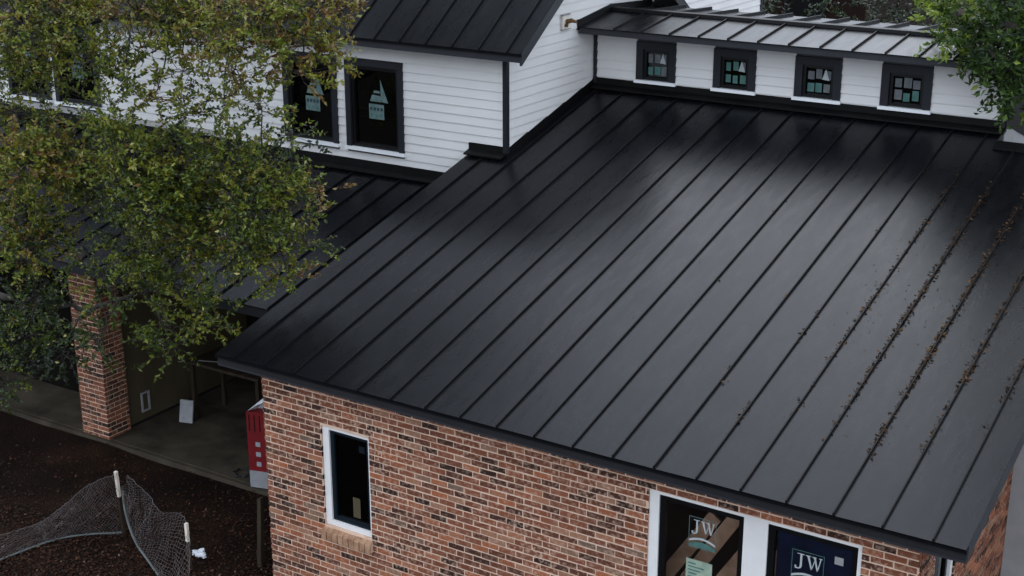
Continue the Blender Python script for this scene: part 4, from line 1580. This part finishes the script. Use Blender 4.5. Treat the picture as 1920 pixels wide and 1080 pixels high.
rb_ = [pxb(1800, 40, 52, 7.0, 1.5, .85), pxb(1855, 55, 52, 6.8, 1.3, .32), pxb(1905, 50, 70, 6.6, 1.3, .12), pxb(1895, 125, 42, 6.5, 1.2, .15), pxb(1855, 95, 30, 6.4, 1.4, .35),
       pxb(1908, 165, 22, 6.6, 1.4, .18), pxb(1888, 150, 14, 6.5, 1.4, .3), pxb(1775, 20, 30, 7.2, 1.4, .80), pxb(1960, 90, 90, 6.8, 1.0, .3), pxb(1840, 10, 50, 7.2, 1.2, .7),
       ((8.4, 7.6, 5.0), 1.5, .07, .5), ((7.0, 7.0, 5.6), 1.2, .08, .5), ((8.6, 6.0, 5.6), 1.3, .07, .5), ((7.5, 8.8, 6.6), 1.7, .05, .5), ((7.6, 5.6, 6.6), 1.0, .09, .5), ((6.6, 6.6, 5.9), 1.0, .22, .5), ((7.3, 5.4, 6.4), 1.1, .2, .5)]
leafy('garden_tree', 'bright green leafy tree overhanging the right end of the clerestory', 'tree', (10.2, 8.4, GZ), (9.2, 7.9, 3.4), 0.20, rb_, 'green_leaf', 0.10, 0.055, 560, 4)

rr = random.Random(77)
bl = [((-13.0 + rr.uniform(-3, 3), 9.5 + rr.uniform(-2.5, 2.5), 3.5 + rr.uniform(0, 6.5)), rr.uniform(1.2, 1.9), 1.0, .45) for _ in range(14)]
leafy('added_tree', 'unseen tree added behind the far left end to darken the roof reflection', 'tree', (-13.5, 10.5, GZ), (-13.2, 10.0, 4.0), 0.30, bl, 'far_leaf', 0.26, 0.14, 22, 9, tw=False)  # out of view, added so the porch roof mirrors dark foliage instead of sky

# background beyond the house: neighbour's brick house, shrubs and trees
t = thing('neighbour_house', 'dark brick house far behind, glimpsed beyond the clerestory roof', 'house', (-4.0, 27.0, GZ))
m = MB()
m.box(-12.0, -1.6, 25.0, 33.0, GZ, 2.6)
m.build('wall', 'far_brick', t)
m = MB()
m.prism([(-12.6, 24.5, 2.5), (-1.0, 24.5, 2.5), (-1.0, 29.0, 4.8), (-12.6, 29.0, 4.8)], (0, 0, -0.15))
m.prism([(-12.6, 29.002, 4.8), (-1.0, 29.002, 4.8), (-1.0, 33.5, 2.5), (-12.6, 33.5, 2.5)], (0, 0, -0.15))
m.build('roof', 'seam_metal', t)
for x in (-9.5, -6.0, -3.2):
    m = MB()
    m.box(x - 0.55, x + 0.55, 24.94, 25.05, -0.4, 1.3)
    wv_ = m.build('window', 'dark_trim', t)
    m = MB()
    m.box(x - 0.48, x + 0.48, 24.92, 24.938, -0.33, 1.23)
    m.build('pane', 'sash_black', t)

sh = [((-2.0, 19.5), 4.6, 'dark evergreen shrub rising behind the rear wing corner', .35),
      ((-0.2, 20.5), 4.9, 'dark shrub left of the light green bush behind the clerestory', .30),
      ((1.5, 20.0), 4.7, 'greener bush behind the middle of the clerestory ridge', .85),
      ((3.0, 21.0), 4.8, 'dark bush behind the right half of the clerestory ridge', .40),
      ((4.8, 20.5), 5.0, 'dark bush farthest right behind the clerestory', .45)]
for i, ((x, y), h, lab, tint) in enumerate(sh):
    rr = random.Random(40 + i)
    bl = []
    for k in range(9):
        bl.append(((x + rr.uniform(-0.7, 0.7), y + rr.uniform(-0.6, 0.6), GZ + 0.5 + (h - 0.9) * (k + 0.5) / 9), rr.uniform(0.62, 0.9), 1.0, tint))
    leafy('shrub', lab, 'shrub', (x, y, GZ), (x, y, GZ + h * 0.55), 0.07, bl, 'far_leaf', 0.12, 0.06, 75, 50 + i, 'shrubs behind the house', tw=False)

# ------------------------------------------------------------------ leaf litter on the mulch, debris on the roof
rnd = random.Random(11)
m = MB()


def litter(m, p, s, rnd, t, n=Vector((0, 0, 1)), flat=0.35):
    a = Vector((rnd.gauss(0, 1), rnd.gauss(0, 1), rnd.gauss(0, flat)))
    a.normalize()
    b = n.cross(a).normalized()
    b = (b + n * rnd.gauss(0, flat)).normalized()
    m.face([p, p + a * s * 0.5 + b * s * 0.28, p + a * s, p + a * s * 0.5 - b * s * 0.28], 0, t)


for i in range(21000):
    u, v = rnd.uniform(-420, 520), 820 + 300 * rnd.random() ** 0.6
    p = at(u, v, 2, GZ)
    if p.y > 1.93 or p.x > 0.3 or p.x < -11 or (p.x > 0.3 and p.y > 0.2):
        continue
    dens = 0.5 + 0.5 * math.sin(p.x * 2.1 + 0.7) * math.sin(p.y * 2.7)
    if rnd.random() > 0.25 + 0.75 * dens and p.y > 0.0:
        continue
    p.z = GZ + rnd.uniform(0.0, 0.035)
    litter(m, p, rnd.uniform(0.02, 0.055), rnd, min(1, abs(rnd.gauss(0.30, 0.28))))
tag(m.build('leaf_litter', 'litter_leaf', tint=True), 'fallen rusty brown leaves scattered over the mulch', 'leaves', kind='stuff')

m = MB()
nz_ = Vector((0, -S, 1)).normalized()
prof = {9: 3, 10: 6, 11: 10, 12: 20, 13: 90, 14: 330, 15: 760, 16: 1000, 17: 760, 18: 260}
for si, cnt in prof.items():
    xs_ = 0.28 + SEAM * si
    centres = [rnd.uniform(0.9, 6.0) for _ in range(max(3, cnt // 14))]
    for k in range(cnt):
        y = rnd.gauss(rnd.choice(centres), 0.10)
        if si >= 14 and rnd.random() < 0.4:
            y = rnd.uniform(2.0, 5.7)
        if not 0.15 < y < 6.3:
            continue
        side = -1 if rnd.random() < 0.75 else 1
        x = xs_ + side * (0.008 + abs(rnd.gauss(0, 0.013)))
        p = Vector((x, y, S * y + 0.003 + rnd.uniform(0, 0.012)))
        litter(m, p, rnd.uniform(0.014, 0.048), rnd, rnd.random(), nz_, 0.3)
for k in range(190):
    x, y = rnd.uniform(5.9, 7.9), rnd.uniform(2.5, 4.8)
    litter(m, Vector((x, y, S * y + 0.004)), rnd.uniform(0.008, 0.026), rnd, rnd.random() * 0.7, nz_, 0.15)
for k in range(140):
    x, y = rnd.uniform(0.1, 7.9), rnd.uniform(0.05, 6.3)
    litter(m, Vector((x, y, S * y + 0.003)), rnd.uniform(0.006, 0.018), rnd, rnd.random(), nz_, 0.15)
tag(m.build('roof_debris', 'debris_leaf', tint=True), 'dry brown leaf debris caught along the roof seams', 'leaves', kind='stuff')
